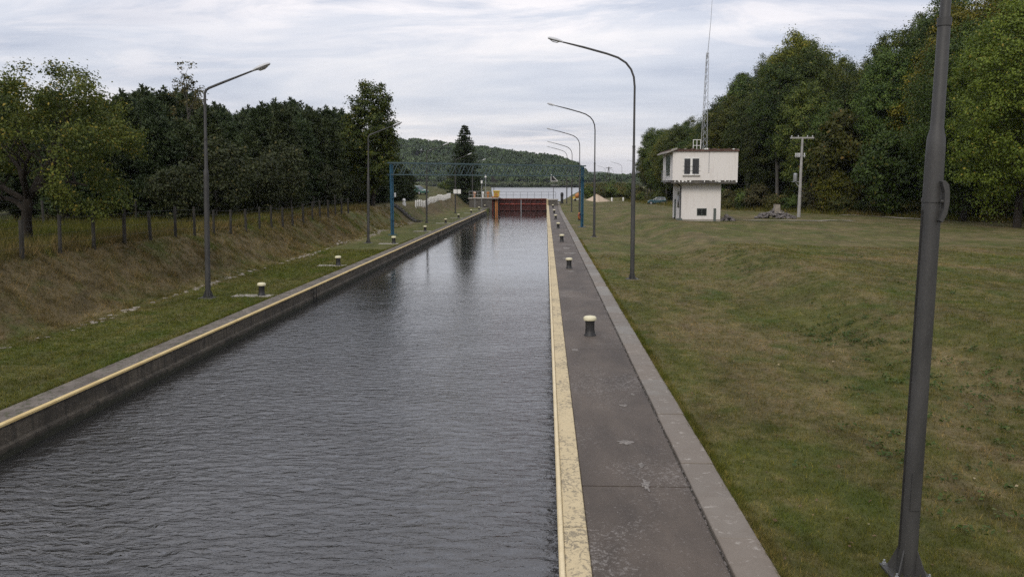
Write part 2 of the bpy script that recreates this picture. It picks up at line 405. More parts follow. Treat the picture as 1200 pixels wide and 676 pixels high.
MAT['redrust'] = worn('red_oxide_steel', (0.19, 0.036, 0.026), (0.27, 0.060, 0.04), (0.06, 0.025, 0.02), 1.2, 14, 0.75, 0, 0.4, 0.01, 0.58, (1, 1, 0.4))
MAT['maroon'] = worn('dark_red_steel_plate', (0.035, 0.011, 0.009), (0.07, 0.016, 0.013), (0.02, 0.014, 0.012), 1.0, 14, 0.8, 0, 0.4, 0.01, 0.6, (1, 1, 0.4))
MAT['orange'] = worn('orange_steel_paint', (0.34, 0.125, 0.03), (0.43, 0.17, 0.045), (0.16, 0.06, 0.03), 1.5, 20, 0.6, 0, 0.2, 0.004, 0.66)
MAT['yellow'] = worn('yellow_ochre_paint', (0.42, 0.28, 0.03), (0.50, 0.34, 0.05), (0.16, 0.10, 0.03), 1.5, 20, 0.6, 0, 0.2, 0.004, 0.66)
MAT['white'] = m_render('white_wall_render', (0.64, 0.61, 0.58), (0.50, 0.45, 0.41))
MAT['whitepaint'] = worn('white_paint', (0.66, 0.65, 0.62), (0.76, 0.75, 0.72), (0.4, 0.38, 0.33), 3, 30, 0.7, 0, 0.2, 0.005, 0.70)
MAT['tile'] = worn('old_red_roof_edge', (0.07, 0.036, 0.027), (0.13, 0.075, 0.058), (0.40, 0.36, 0.32), 3, 20, 0.85, 0, 0.5, 0.02, 0.62)
MAT['dark'] = worn('dark_parts_and_shade', (0.012, 0.012, 0.013), (0.02, 0.02, 0.02), None, 3, 20, 0.6, 0, 0.1, 0.003)  # dark parts, and the painted shadow line on the left wall
MAT['greendoor'] = worn('grey_green_door_paint', (0.07, 0.085, 0.075), (0.10, 0.115, 0.10), None, 3, 20, 0.7, 0, 0.2, 0.005)
MAT['wood'] = worn('weathered_wood_post', (0.020, 0.018, 0.014), (0.042, 0.038, 0.031), None, 3, 30, 0.95, 0, 0.6, 0.02, stretch=(1, 1, 0.3))
MAT['polewood'] = worn('concrete_pole_grey', (0.27, 0.26, 0.25), (0.36, 0.35, 0.33), None, 2, 30, 0.9, 0, 0.3, 0.01)
MAT['rubber'] = worn('tyre_rubber', (0.012, 0.012, 0.012), (0.02, 0.02, 0.02), None, 5, 40, 0.8, 0, 0.2, 0.003)
def m_car(name, c):
    m = new_mat(name); t = NT(m)
    b = t.n('ShaderNodeBsdfPrincipled')
    t.put(b.inputs['Base Color'], t.mix(t.noise(t.obj(), 3, 3, 0.5), c, tuple(v * 1.25 for v in c)))
    b.inputs['Roughness'].default_value = 0.3; b.inputs['Coat Weight'].default_value = 0.5
    b.inputs['Coat Roughness'].default_value = 0.08; t.out(b.outputs[0]); return m
MAT['tealcar'] = m_car('teal_car_paint', (0.010, 0.045, 0.060)); MAT['greencar'] = m_car('green_car_paint', (0.015, 0.07, 0.05))
MAT['chrome'] = worn('wheel_alloy', (0.4, 0.4, 0.41), (0.5, 0.5, 0.51), None, 5, 30, 0.35, 0.6, 0.1, 0.003)
MAT['glass'] = m_glass()
MAT['bark'] = m_bark('dark_bark', (0.020, 0.017, 0.014), (0.050, 0.042, 0.034))
MAT['palebark'] = m_bark('grey_bark', (0.07, 0.065, 0.055), (0.15, 0.14, 0.125))
MAT['leaf_wood'] = m_leaf('forest_leaf', (0.020, 0.038, 0.007), (0.160, 0.190, 0.034), (0.22, 0.18, 0.04), 0.97)
MAT['leaf_lime'] = m_leaf('light_green_leaf', (0.045, 0.075, 0.012), (0.125, 0.175, 0.028), (0.20, 0.18, 0.04), 0.96)
MAT['leaf_walnut'] = m_leaf('walnut_leaf', (0.032, 0.050, 0.008), (0.155, 0.172, 0.026), (0.27, 0.21, 0.035), 0.94)
MAT['needle'] = m_leaf('pine_needle', (0.017, 0.029, 0.010), (0.066, 0.086, 0.030), (0.10, 0.11, 0.04), 0.97, 0.12)
MAT['leaf_olive'] = m_leaf('olive_shrub_leaf', (0.040, 0.042, 0.015), (0.090, 0.088, 0.032), (0.15, 0.11, 0.04), 0.95)
MAT['leaf_hill'] = m_leaf('far_wood_leaf', (0.022, 0.042, 0.014), (0.080, 0.115, 0.038), (0.10, 0.10, 0.035), 0.985, 0.2, 0.05)
MAT['reed'] = m_leaf('pale_reed_leaf', (0.05, 0.065, 0.025), (0.10, 0.12, 0.05), (0.14, 0.13, 0.06), 0.97, 0.2, 0.05)
MAT['hedge'] = m_leaf('autumn_hedge_leaf', (0.045, 0.055, 0.012), (0.125, 0.115, 0.025), (0.20, 0.13, 0.03), 0.93, 0.25, 0.5)
MAT['hillsoil'] = worn('far_hill_cover', (0.028, 0.045, 0.018), (0.05, 0.075, 0.028), (0.09, 0.10, 0.04), 0.01, 0.12, 0.95, 0, 0.5, 1.0, 0.66)
MAT['weed'] = m_leaf('green_weed_leaf', (0.035, 0.060, 0.010), (0.075, 0.105, 0.020), (0.10, 0.11, 0.03), 0.95)

# ------------------------------------------------------------------ object helpers
class MB:
    def __init__(s): s.v = []; s.f = []
    def add(s, vs, fs):
        o = len(s.v); s.v += [tuple(p) for p in vs]; s.f += [tuple(i + o for i in f) for f in fs]; return s
    def box(s, x0, x1, y0, y1, z0, z1, b=0.0):
        if b <= 0:
            vs = [(x, y, z) for z in (z0, z1) for x, y in ((x0, y0), (x1, y0), (x1, y1), (x0, y1))]
            return s.add(vs, [(3, 2, 1, 0), (4, 5, 6, 7), (0, 1, 5, 4), (1, 2, 6, 5), (2, 3, 7, 6), (3, 0, 4, 7)])
        vs = [(x, y, z0) for x, y in ((x0, y0), (x1, y0), (x1, y1), (x0, y1))]
        vs += [(x, y, z1 - b) for x, y in ((x0, y0), (x1, y0), (x1, y1), (x0, y1))]
        vs += [(x, y, z1) for x, y in ((x0 + b, y0 + b), (x1 - b, y0 + b), (x1 - b, y1 - b), (x0 + b, y1 - b))]
        fs = [(3, 2, 1, 0), (8, 9, 10, 11)]
        for k in (0, 4):
            fs += [(k + i, k + (i + 1) % 4, k + 4 + (i + 1) % 4, k + 4 + i) for i in range(4)]
        return s.add(vs, fs)
    def tube(s, pts, rad, n=8, caps=True):
        pts = [Vector(p) for p in pts]
        if isinstance(rad, (int, float)): rad = [rad] * len(pts)
        ref = None; rings = []
        for i, p in enumerate(pts):
            a = pts[max(i - 1, 0)]; b = pts[min(i + 1, len(pts) - 1)]
            d = (b - a).normalized()
            if ref is None: ref = Vector((1, 0, 0)) if abs(d.x) < 0.8 else Vector((0, 1, 0))
            u = (ref - d * ref.dot(d)).normalized(); w = d.cross(u); ref = u
            rings.append([p + (u * math.cos(k * 2 * math.pi / n) + w * math.sin(k * 2 * math.pi / n)) * rad[i] for k in range(n)])
        vs = [q for r in rings for q in r]; fs = []
        for i in range(len(rings) - 1):
            for k in range(n):
                fs.append((i * n + k, i * n + (k + 1) % n, (i + 1) * n + (k + 1) % n, (i + 1) * n + k))
        if caps:
            fs.append(tuple(reversed(range(n)))); fs.append(tuple((len(rings) - 1) * n + k for k in range(n)))
        return s.add(vs, fs)
    def lathe(s, prof, n=16, c=(0, 0)):
        vs = [(c[0] + r * math.cos(2 * math.pi * k / n), c[1] + r * math.sin(2 * math.pi * k / n), z) for r, z in prof for k in range(n)]
        fs = [(i * n + k, i * n + (k + 1) % n, (i + 1) * n + (k + 1) % n, (i + 1) * n + k) for i in range(len(prof) - 1) for k in range(n)]
        fs.append(tuple(reversed(range(n)))); fs.append(tuple((len(prof) - 1) * n + k for k in range(n)))
        return s.add(vs, fs)
    def prism(s, poly, axis, a, b):
        """poly: 2-D points; axis 'x','y','z' extruded from a to b"""
        def mk(p, q):
            return {'x': (q, p[0], p[1]), 'y': (p[0], q, p[1]), 'z': (p[0], p[1], q)}[axis]
        n = len(poly); vs = [mk(p, a) for p in poly] + [mk(p, b) for p in poly]
        fs = [tuple(range(n)), tuple(reversed(range(n, 2 * n)))] + [(i, i + n, (i + 1) % n + n, (i + 1) % n) for i in range(n)]
        return s.add(vs, fs)
    def mesh(s, name, mat, smooth=False):
        me = bpy.data.meshes.new(name); me.from_pydata(s.v, [], s.f); me.update()
        import bmesh
        bm = bmesh.new(); bm.from_mesh(me); bmesh.ops.recalc_face_normals(bm, faces=bm.faces); bm.to_mesh(me); bm.free()
        if mat: me.materials.append(MAT[mat] if isinstance(mat, str) else mat)
        if smooth:
            me.polygons.foreach_set('use_smooth', [True] * len(me.polygons))
            try: me.set_sharp_from_angle(angle=R(40))
            except Exception: pass
        return me
    def build(s, name, mat, parent=None, smooth=False, loc=None):
        return link(name, s.mesh(name, mat, smooth), parent, loc)
def link(name, data, parent=None, loc=None):
    o = bpy.data.objects.new(name, data); COL.objects.link(o)
    if parent: o.parent = parent
    if loc is not None: o.location = loc
    return o
def np_mesh(name, V, F_, mat):
    me = bpy.data.meshes.new(name); nv = len(V); nf, k = F_.shape
    me.vertices.add(nv); me.vertices.foreach_set('co', np.ascontiguousarray(V, np.float32).ravel())
    me.loops.add(nf * k); me.loops.foreach_set('vertex_index', np.ascontiguousarray(F_, np.int32).ravel())
    me.polygons.add(nf); me.polygons.foreach_set('loop_start', np.arange(nf, dtype=np.int32) * k)
    me.update(calc_edges=True); me.validate()
    me.materials.append(MAT[mat]); return me
def tag(o, label, cat, group=None):
    o['label'] = label; o['category'] = cat
    if group: o['group'] = group
    return o
def thing(name, label, cat, loc=(0, 0, 0), rz=0.0, group=None):
    o = bpy.data.objects.new(name, None); o.empty_display_size = 0.3
    COL.objects.link(o); o.location = loc; o.rotation_euler = (0, 0, rz)
    return tag(o, label, cat, group)
def kind(o, k): o['kind'] = k; return o
def copy_tree(o, parent=None):
    c = o.copy(); COL.objects.link(c); c.parent = parent
    for ch in o.children: copy_tree(ch, c)
    return c
ORD = ['nearest', 'second', 'third', 'fourth', 'fifth', 'sixth', 'seventh', 'eighth', 'ninth', 'tenth', 'eleventh', 'twelfth']

# ------------------------------------------------------------------ ground sheet
def axis(parts):
    out = []
    for a, b, st in parts: out += list(np.arange(a, b, st))
    return np.array(sorted(set(round(float(v), 4) for v in out)))
xs = axis([(-3000, -400, 200), (-400, -80, 20), (-80, -30, 2.5), (-30, -19, 0.8), (-19, -13, 0.3), (-13, -10.2, 0.4), (0.66, 2.4, 0.8), (2.46, 14, 0.35), (14, 40, 0.9), (40, 90, 3), (90, 400, 25), (400, 3001, 200)])
xs = np.array(sorted(set(list(xs) + [-10.0, -9.96, -9.94, -5.0, 0.64, 2.43])))
ys = axis([(-120, 0, 6), (0, 60, 0.6), (60, 130, 1.2), (130, 200, 1.5), (200, 400, 8), (400, 1000, 25), (1000, 3001, 200)])
X, Yg = np.meshgrid(xs, ys); Z = hgt(X, Yg)
nx, ny = len(xs), len(ys)
V = np.stack([X.ravel(), Yg.ravel(), Z.ravel()], 1)
ii, jj = np.meshgrid(np.arange(nx - 1), np.arange(ny - 1)); b0 = (jj * nx + ii).ravel()
me = np_mesh('ground', V, np.stack([b0, b0 + 1, b0 + nx + 1, b0 + nx], 1), 'ground')
me.polygons.foreach_set('use_smooth', [True] * len(me.polygons))
kind(link('ground', me), 'structure')

# ------------------------------------------------------------------ water
m = MB(); m.add([(XL - 0.4, -60, WATER_Z), (XR + 0.2, -60, WATER_Z), (XR + 0.2, GATE_Y, WATER_Z), (XL - 0.4, GATE_Y, WATER_Z)], [(0, 1, 2, 3)])
kind(m.build('water', 'water'), 'structure')
yl = np.array([151.7, 165, 176, 200, 240, 300, 400, 500, 650, 800, 930])
m = MB()
lv = [(float(lake_lo(y)) - (0 if y < 177 else 4), y, LAKE_Z) for y in yl] + [(float(lake_hi(y)) + (0 if y < 177 else 4), y, LAKE_Z) for y in yl]
n = len(yl)
m.add(lv, [(i, i + n, i + n + 1, i + 1) for i in range(n - 1)])
kind(m.build('lake', 'lake'), 'structure')

# ------------------------------------------------------------------ quay walls, kerbs, walkway
def rail_strip(m, prof, y0, y1, n, zf):
    """profile (x,z) swept along y with the height following zf(y)"""
    rings = []
    for i in range(n + 1):
        y = y0 + (y1 - y0) * i / n; dz = float(zf(y)); rings.append([(x, y, z + dz) for x, z in prof])
    k = len(prof); vs = [p for r in rings for p in r]
    fs = [(i * k + j, i * k + (j + 1) % k, (i + 1) * k + (j + 1) % k, (i + 1) * k + j) for i in range(n) for j in range(k)]
    fs += [tuple(range(k)), tuple(n * k + j for j in reversed(range(k)))]
    m.add(vs, fs)
zero = lambda y: 0.0
lw = thing('quay_wall', 'grey concrete lock wall with yellow painted edge on the left of the chamber', 'wall', (XL, 0, 0))
m = MB(); rail_strip(m, [(-0.62, -3), (-0.62, -0.06), (0.0, -0.06), (0.0, -0.36), (0.05, -0.40), (0.05, -3)], -60, 136, 2, zero); m.build('wall_face', 'tide', lw)
for i in range(33):                                   # coping blocks
    y0 = -14 + i * 4.6; j = rnd.uniform(-0.006, 0.006)
    m = MB(); m.box(-0.64 + j, -0.085, y0, y0 + 4.585 if y0 + 4.585 < 136 else 136, -0.06 + 0.001, 0.0 + j, 0.012); m.build('coping_block', 'coping', lw)
for i in range(25):
    y0 = -14 + i * 6.0; j = rnd.uniform(-0.004, 0.004)
    m = MB(); rail_strip(m, [(-0.083, -0.058), (-0.083, 0.004), (-0.06, 0.018), (0.0, 0.018), (0.02, 0.004), (0.02, -0.03), (0.0, -0.059)], y0 + 0.006, y0 + 5.994, 1, lambda y: j)
    m.build('edge_strip', 'ystripe', lw)
for yy in (33.9, 74.0, 108.0):                         # ladder recesses in the face
    m = MB()
    for k in range(2): m.box(0.052, 0.075, yy + k * 0.42, yy + k * 0.42 + 0.04, -0.95, -0.02)
    for k in range(3): m.box(0.055, 0.07, yy + 0.04, yy + 0.42, -0.75 + k * 0.25, -0.72 + k * 0.25)
    m.build('ladder', 'dark', lw)
m = MB(); m.box(-0.02, 0.02, -14, 136, -0.055, -0.045); m.build('painted_shadow_line', 'dark', lw)  # solid dark strip, a painted shadow line under the yellow edge
m = MB(); m.box(-1.4, -0.62, 136, 150.2, -3, 0.0, 0.02); m.build('gate_recess_wall', 'wall', lw)

rw = thing('quay_wall', 'concrete lock wall with worn yellow kerb on the right of the chamber', 'wall', (XR, 0, 0))
m = MB(); rail_strip(m, [(0.02, -3), (0.02, -0.121), (0.33, -0.121), (0.33, -3)], -60, 170, 40, ramp); m.build('wall_face', 'wetwall', rw)
for i in range(31):
    y0 = -14 + i * 6.0; j = rnd.uniform(-0.005, 0.005)
    m = MB(); rail_strip(m, [(0.062, -0.12), (0.062, -0.008), (0.07, 0.0), (0.335, 0.0), (0.345, -0.01), (0.345, -0.12)], y0 + 0.005, y0 + 5.995, 4, lambda y: ramp(y) + j)
    m.build('kerb_section', 'kerb', rw)
    m = MB(); rail_strip(m, [(-0.005, -0.12), (-0.005, 0.012), (0.01, 0.028), (0.045, 0.028), (0.059, 0.012), (0.059, -0.12)], y0 + 0.004, y0 + 5.996, 4, lambda y: ramp(y) + j * 0.5)
    m.build('edge_bar', 'lip', rw)

wk = MB(); wk.add([(0.51, -60, -0.12), (2.05, -60, -0.12), (2.05, 172, -0.12 + 0.6), (0.51, 172, -0.12 + 0.6)], [(0, 1, 2, 3)])
wk = MB(); rail_strip(wk, [(0.50, -0.4), (0.50, -0.075), (2.06, -0.075), (2.06, -0.4)], -60, 172, 60, ramp)
walk = kind(wk.build('walkway', 'darkconc'), 'structure')
for i in range(19):
    y0 = -8.3 + i * 9.9; j = rnd.uniform(-0.006, 0.004)
    m = MB(); rail_strip(m, [(0.522, -0.074), (0.522, -0.03), (0.534, -0.022), (1.995, -0.022), (2.005, -0.03), (2.005, -0.074)], y0 + 0.012, y0 + 9.888, 6, lambda y: ramp(y) + j)
    m.build('walkway_slab', 'asphalt', walk)
def patch(cx, cy, rx, ry, z, mat, parent, n=14, sd=0):
    r_ = random.Random(sd); m = MB()
    pts = [(cx + rx * math.cos(a) * k, cy + ry * math.sin(a) * k) for a, k in ((2 * math.pi * i / n, r_.uniform(0.45, 1.15)) for i in range(n))]
    m.prism(pts, 'z', z, z + 0.005); return m.build('cement_patch', mat, parent)
for i, (u, v, rx, ry) in enumerate([(733, 518, 0.14, 0.13), (757, 568, 0.07, 0.26), (752, 545, 0.06, 0.12), (731, 475, 0.09, 0.1), (664, 291, 0.42, 0.8), (667, 297, 0.45, 0.7), (664, 303, 0.35, 0.5), (668, 318, 0.35, 0.25), (674, 410, 0.12, 0.2), (741, 462, 0.05, 0.1)]):
    p = G(u, v, -0.02); patch(p.x, p.y, rx, ry, -0.0185, 'patch', walk, 22, i)
# dirt and gravel in the gap between walkway and curb
gr = np.zeros((0, 3)); m = MB()
for i in range(1500):
    y = 5.5 + 60 * rnd.random() ** 1.7; x = 2.0 + rnd.gauss(-0.03, 0.045); s = rnd.uniform(0.006, 0.02)
    c = Vector((x, y, -0.02))
    m.add([c + Vector((-s, -s * .7, -s)), c + Vector((s, -s, -s)), c + Vector((0, s, -s)), c + Vector((rnd.uniform(-s, s) * .3, 0, s * .7))], [(0, 2, 1), (0, 1, 3), (1, 2, 3), (2, 0, 3)])
kind(m.build('gravel', 'rubble', walk), 'stuff')

kb = MB(); rail_strip(kb, [(2.07, -0.4), (2.07, -0.09), (2.50, -0.09), (2.50, -0.4)], -60, 172, 40, ramp)
kerb = kind(kb.build('kerb', 'darkconc'), 'structure')
y = 4.2; i = 0
while y < 168:
    L = 1.38 + rnd.uniform(-0.03, 0.03); j = rnd.uniform(-0.008, 0.008); jx = rnd.uniform(-0.006, 0.006)
    z0 = float(ramp(y + L / 2)) + j
    m = MB(); m.box(2.045 + jx, 2.525 + jx, y + 0.005, y + L - 0.005, z0 - 0.088, z0, 0.01)
    m.build('curb_slab', 'slab', kerb); y += L

# ------------------------------------------------------------------ bollards
def bollard_mesh():
    b = MB().lathe([(0.155, 0), (0.15, 0.02), (0.125, 0.05), (0.112, 0.16), (0.112, 0.3), (0.122, 0.375)], 18).mesh('bollard_body', 'black', True)
    h = MB().lathe([(0.12, 0.372), (0.155, 0.385), (0.165, 0.42), (0.16, 0.455), (0.13, 0.485), (0.07, 0.497), (0.01, 0.50)], 18).mesh('bollard_head', 'cream', True)
    return b, h
BB, BH = bollard_mesh()
def bollard(x, y, z, label, group, s=1.0):
    t = thing('bollard', label, 'bollard', (x, y, z), 0, group); s *= rnd.uniform(0.96, 1.05); t.scale = (s, s, s); t.rotation_euler = (rnd.uniform(-.03, .03), rnd.uniform(-.03, .03), rnd.uniform(0, 6))
    link('bollard_body', BB, t); link('bollard_head', BH, t); return t
for i, yb in enumerate([23.4, 42.4, 62.0, 81.0, 101.5, 121.5, 142.0, 160.0]):
    bollard(1.17 if i else 1.24, yb, float(ramp(yb)) - 0.022, '%s black mooring bollard with cream cap on the right walkway, counting from the camera' % ORD[i], 'bollards on the right walkway', 1.08)
LBY = [31.3, 43.2, 59.3, 75.0, 90.5, 104.0, 121.5, 136.0, 149.0]
for i, yb in enumerate(LBY):
    bollard(-10.62, yb, H(-10.62, yb) + 0.02, '%s black mooring bollard with pale cap on the left grass, counting from the camera' % ORD[i], 'bollards on the left bank', 1.0)
    m = MB(); m.box(-1.05, 0.52, -0.28, 0.30, -0.12, 0.022, 0.012)
    o = m.build('concrete_pad', 'conc', None, False, (-10.62, yb, H(-10.62, yb)))
    tag(o, 'flat concrete pad under the %s bollard on the left grass' % ORD[i], 'concrete pad', 'pads under the left bollards')

# ------------------------------------------------------------------ lamp posts
def lamp_meshes(side):
    d = {}
    m = MB(); m.box(-0.21, 0.21, -0.21, 0.21, 0, 0.03)
    d['base_plate'] = m.mesh('base_plate', 'pole')
    d['pole'] = MB().tube([(0, 0, 0.03), (0, 0, 4.45), (0, 0, 4.62), (0, 0, 4.72), (0, 0, 5.75), (0, 0, 5.8), (0, 0, 7.3)], [0.098, 0.092, 0.088, 0.064, 0.060, 0.050, 0.046], 14).mesh('pole', 'pole', True)
    g = MB()
    g.prism([(0.09, 0.03), (0.20, 0.03), (0.20, 0.06), (0.10, 0.30), (0.09, 0.30)], 'y', -0.008, 0.008)
    d['gusset'] = g.mesh('gusset', 'pole')
    d['collar'] = MB().tube([(0, 0, 5.72), (0, 0, 5.80)], 0.068, 14).mesh('collar', 'pole', True)
    if side == 'r':
        a = [(0, 0, 7.29), (0, 0, 8.3), (-0.04, 0, 8.7), (-0.16, 0, 9.02), (-0.38, 0, 9.3), (-0.72, 0, 9.52), (-1.2, 0, 9.69), (-2.2, 0, 9.97), (-3.12, 0, 10.2)]
        hx, hz, tl = -3.08, 10.19, 0.26
    else:
        a = [(0, 0, 7.29), (0, 0, 7.38), (0.04, 0, 7.48), (0.14, 0, 7.56), (0.6, 0, 7.75), (1.78, 0, 8.22)]
        hx, hz, tl = 1.74, 8.205, 0.38
    d['arm'] = MB().tube(a, [0.045] * (len(a) - 1) + [0.03], 10).mesh('arm', 'pole', True)
    sg = -1 if side == 'r' else 1
    h = MB(); rings = []
    prof = [(0, 0.045, 0.05), (0.08, 0.08, 0.075), (0.25, 0.13, 0.10), (0.45, 0.14, 0.10), (0.6, 0.12, 0.08), (0.67, 0.06, 0.04)]
    k = 10; vs = []
    for q, w, hh in prof:
        for i in range(k):
            an = 2 * math.pi * i / k; zz = math.sin(an) * hh * (1.0 if math.sin(an) > 0 else 0.45)
            vs.append((hx + sg * q * math.cos(tl), math.cos(an) * w, hz + q * math.sin(tl) + zz))
    fs = [(i * k + j, i * k + (j + 1) % k, (i + 1) * k + (j + 1) % k, (i + 1) * k + j) for i in range(len(prof) - 1) for j in range(k)]
    fs += [tuple(range(k)), tuple((len(prof) - 1) * k + j for j in reversed(range(k)))]
    d['lamp_head'] = h.add(vs, fs).mesh('lamp_head', 'lamp', True)
    l = MB(); vs = []
    pr = [(0.18, 0.09, 0.0), (0.26, 0.115, -0.06), (0.45, 0.12, -0.065), (0.58, 0.09, 0.0)]
    for q, w, zz in pr:
        for yy in (-w, w): vs.append((hx + sg * q * math.cos(tl), yy, hz + q * math.sin(tl) - 0.035 + zz * 0.8))
    d['lens'] = l.add(vs, [(0, 1, 3, 2), (2, 3, 5, 4), (4, 5, 7, 6)]).mesh('lens', 'lens')
    return d
LM = {'r': lamp_meshes('r'), 'l': lamp_meshes('l')}
def lamp(side, x, y, z, label, group, lean=(0, 0), rz=0.0):
    t = thing('street_lamp', label, 'street lamp', (x, y, z), 0, group)
    t.rotation_euler = (lean[0], lean[1], rz)
    d = LM[side]
    for k in ('base_plate', 'pole', 'collar', 'arm'): link(k, d[k], t)
    for k in range(4):
        g = link('gusset', d['gusset'], t); g.rotation_euler = (0, 0, R(45 + 90 * k))
    h = link('lamp_head', d['lamp_head'], t); link('lens', d['lens'], h)
    return t
RLY = [8.05, 37.6, 67.6, 97.6, 127.6, 157.6]
RLN = ['tall grey street lamp with hooked bracket on its pole, nearest the camera on the right'] + ['%s curved grey street lamp counting from the camera along the right lawn' % ORD[i] for i in range(1, 6)]
near_lamp = None
for i, yy in enumerate(RLY):
    x = 3.82
    if i == 0: g0 = G(1062, 671, 0.0); x, yy = g0.x, g0.y
    t = lamp('r', x, yy, H(x, yy), RLN[i], 'lamps along the right walkway', (0, R(0.55) if i == 0 else R(0.3 * rnd.uniform(-1, 1))))
    if i == 0: near_lamp = t
    else:
        m = MB(); m.box(-0.3, 0.3, -0.3, 0.3, -0.2, 0.012, 0.01); m.build('footing', 'darkconc', t)
LLY = [30.7, 60.0, 91.0, 121.5, 152.0]
for i, yy in enumerate(LLY):
    x = -12.42 - 0.15 * i
    t = lamp('l', x, yy, H(x, yy), '%s grey street lamp with slanting arm counting from the camera along the left grass' % ORD[i], 'lamps along the left bank', (0, R([1.6, 1.2, 0.6, 0.3, 0][i])))
    m = MB(); m.box(-0.3, 0.3, -0.3, 0.3, -0.2, 0.012, 0.01); m.build('footing', 'darkconc', t)
# bracket and cable on the nearest lamp
m = MB(); m.tube([(0, 0, 3.98), (0, 0, 4.02)], 0.101, 16); m.build('clamp_band', 'pole', near_lamp, True)
m = MB(); m.prism([(0.02, 3.80), (0.05, 3.78), (0.09, 3.86), (0.105, 3.96), (0.105, 4.06), (0.09, 4.16), (0.05, 4.20), (0.02, 4.19), (0.055, 4.08), (0.058, 3.92)], 'y', -0.155, -0.09); m.build('rope_hook', 'pole', near_lamp)
m = MB(); m.tube([(0.115, -0.12, 3.99), (0.03, -0.12, 3.99)], 0.018, 8); m.build('hook_bolt', 'pole', near_lamp)
m = MB(); m.tube([(-0.10, -0.01, 0.3), (-0.098, -0.01, 2.0), (-0.096, -0.01, 3.9)], 0.010, 6); m.build('cable', 'black', near_lamp)
m = MB(); m.box(-0.05, 0.05, -0.103, -0.08, 0.75, 1.15); m.build('hatch', 'pole', near_lamp)
for a in (-0.17, 0.17):
    for b_ in (-0.17, 0.17): MB().lathe([(0.02, 0.03), (0.02, 0.055), (0.011, 0.056), (0.011, 0.085)], 6, (a, b_)).build('anchor_bolt', 'galv', near_lamp)
# far lamps on the road beyond the right lawn
for i, (u, v, YY) in enumerate([(728.5, 197, 292), (749, 195, 258), (709, 201, 358), (718.5, 201, 405)]):
    p = P(u, 217, YY)
    lamp('r', p.x, YY, H(p.x, YY), ['slim far street lamp right of the wooden A-frame pole', 'far street lamp in front of the woods by the white markers', 'far street lamp left of the wooden A-frame pole', 'farthest street lamp just behind the A-frame pole'][i], 'far street lamps beyond the sand heap')

# ------------------------------------------------------------------ blue gantry over the chamber
gl = Vector((G(460, 275, 0).x, G(460, 275, 0).y, 0)); grt = Vector((G(682, 266, 0).x, G(682, 266, 0).y, 0))
gv = grt - gl; gL = gv.length; ga = math.atan2(gv.y, gv.x)
ga_o = thing('gantry', 'blue steel portal gantry with lattice beam spanning the lock chamber', 'gantry', (gl.x, gl.y, H(gl.x, gl.y)), ga)
GZ = 5.86
for k, xx in enumerate((0, gL)):
    m = MB()
    for s in (-0.12, 0.06): m.box(xx + s, xx + s + 0.05, -0.09, 0.09, 0.02, GZ - 0.12)
    m.box(xx - 0.07, xx + 0.06, -0.02, 0.02, 0.02, GZ - 0.12)
    m.build('column', 'blue', ga_o)
    m = MB(); m.box(xx - 0.30, xx + 0.30, -0.25, 0.25, -0.05, 0.03); m.build('base_plate', 'blue', ga_o)
    for zz in (1.2, 3.0, 4.5):
        m = MB(); m.box(xx - 0.14, xx + 0.14, -0.125, 0.125, zz, zz + 0.05); m.build('stiffener', 'blue', ga_o)
for zc, hh in ((GZ, 0.06), (GZ - 0.95, 0.045)):
    for yy in (-0.25, 0.25):
        m = MB(); m.box(-0.2, gL + 0.2, yy - 0.045, yy + 0.045, zc - hh, zc + hh); m.build('chord', 'truss', ga_o)
nb = 22; bay = gL / nb
for yy in (-0.25, 0.25):
    for i in range(nb):
        x0 = i * bay
        m = MB(); m.tube([(x0, yy, GZ - 0.9), (x0 + bay / 2, yy, GZ - 0.05)], 0.023, 5); m.build('brace', 'truss', ga_o)
        m = MB(); m.tube([(x0 + bay / 2, yy, GZ - 0.05), (x0 + bay, yy, GZ - 0.9)], 0.023, 5); m.build('brace', 'truss', ga_o)
for i in range(nb + 1):
    m = MB(); m.box(i * bay - 0.025, i * bay + 0.025, -0.21, 0.21, GZ - 0.02, GZ + 0.02); m.build('cross_tie', 'truss', ga_o)
m = MB(); m.box(0.13, 0.22, -0.28, -0.14, 3.1, 3.45); m.build('junction_box', 'lamp', ga_o)
# lifebuoy on the right column
lb = thing('lifebuoy', 'red and white lifebuoy hung on the right gantry column', 'lifebuoy', (grt.x - 0.27, grt.y - 0.1, 1.05), R(72))
for k in range(8):
    a0, a1 = 2 * math.pi * k / 8, 2 * math.pi * (k + 1) / 8
    m = MB(); m.tube([(0.0 + 0.3 * math.cos(a0 + (a1 - a0) * q / 4), 0, 0.3 * math.sin(a0 + (a1 - a0) * q / 4)) for q in range(5)], 0.07, 8)
    m.build('ring_segment', 'redrust' if k % 2 else 'orange', lb, True)

# ------------------------------------------------------------------ upper gate and lock head
gt = thing('lock_gate', 'dark red steel lock gate closing the far end of the chamber', 'gate', (0, GATE_Y, 0))
gx0, gx1, gtop = -8.25, 0.12, 1.62
m = MB(); m.box(gx0, gx1, 0.22, 0.55, -2.9, gtop - 0.06); m.build('plate', 'maroon', gt)
for z in (1.50, 0.62, -0.42):
    m = MB(); m.box(gx0, gx1, -0.02, 0.218, z - 0.09, z + 0.09); m.build('beam', 'redrust' if z > 0 else 'maroon', gt)
nr = 9
for i in range(nr + 1):
    xx = gx0 + (gx1 - gx0) * i / nr
    m = MB(); m.box(xx - 0.06, xx + 0.06, -0.05, 0.216, -2.9, gtop - 0.22); m.build('rib', 'maroon', gt)
m = MB(); m.box(-4.42, -4.30, -0.12, -0.06, -2.0, 1.35); m.build('centre_post', 'galv', gt)
m = MB(); m.box(gx0, -5.0, -0.1, 0.7, gtop - 0.055, gtop); m.build('deck', 'conc', gt)
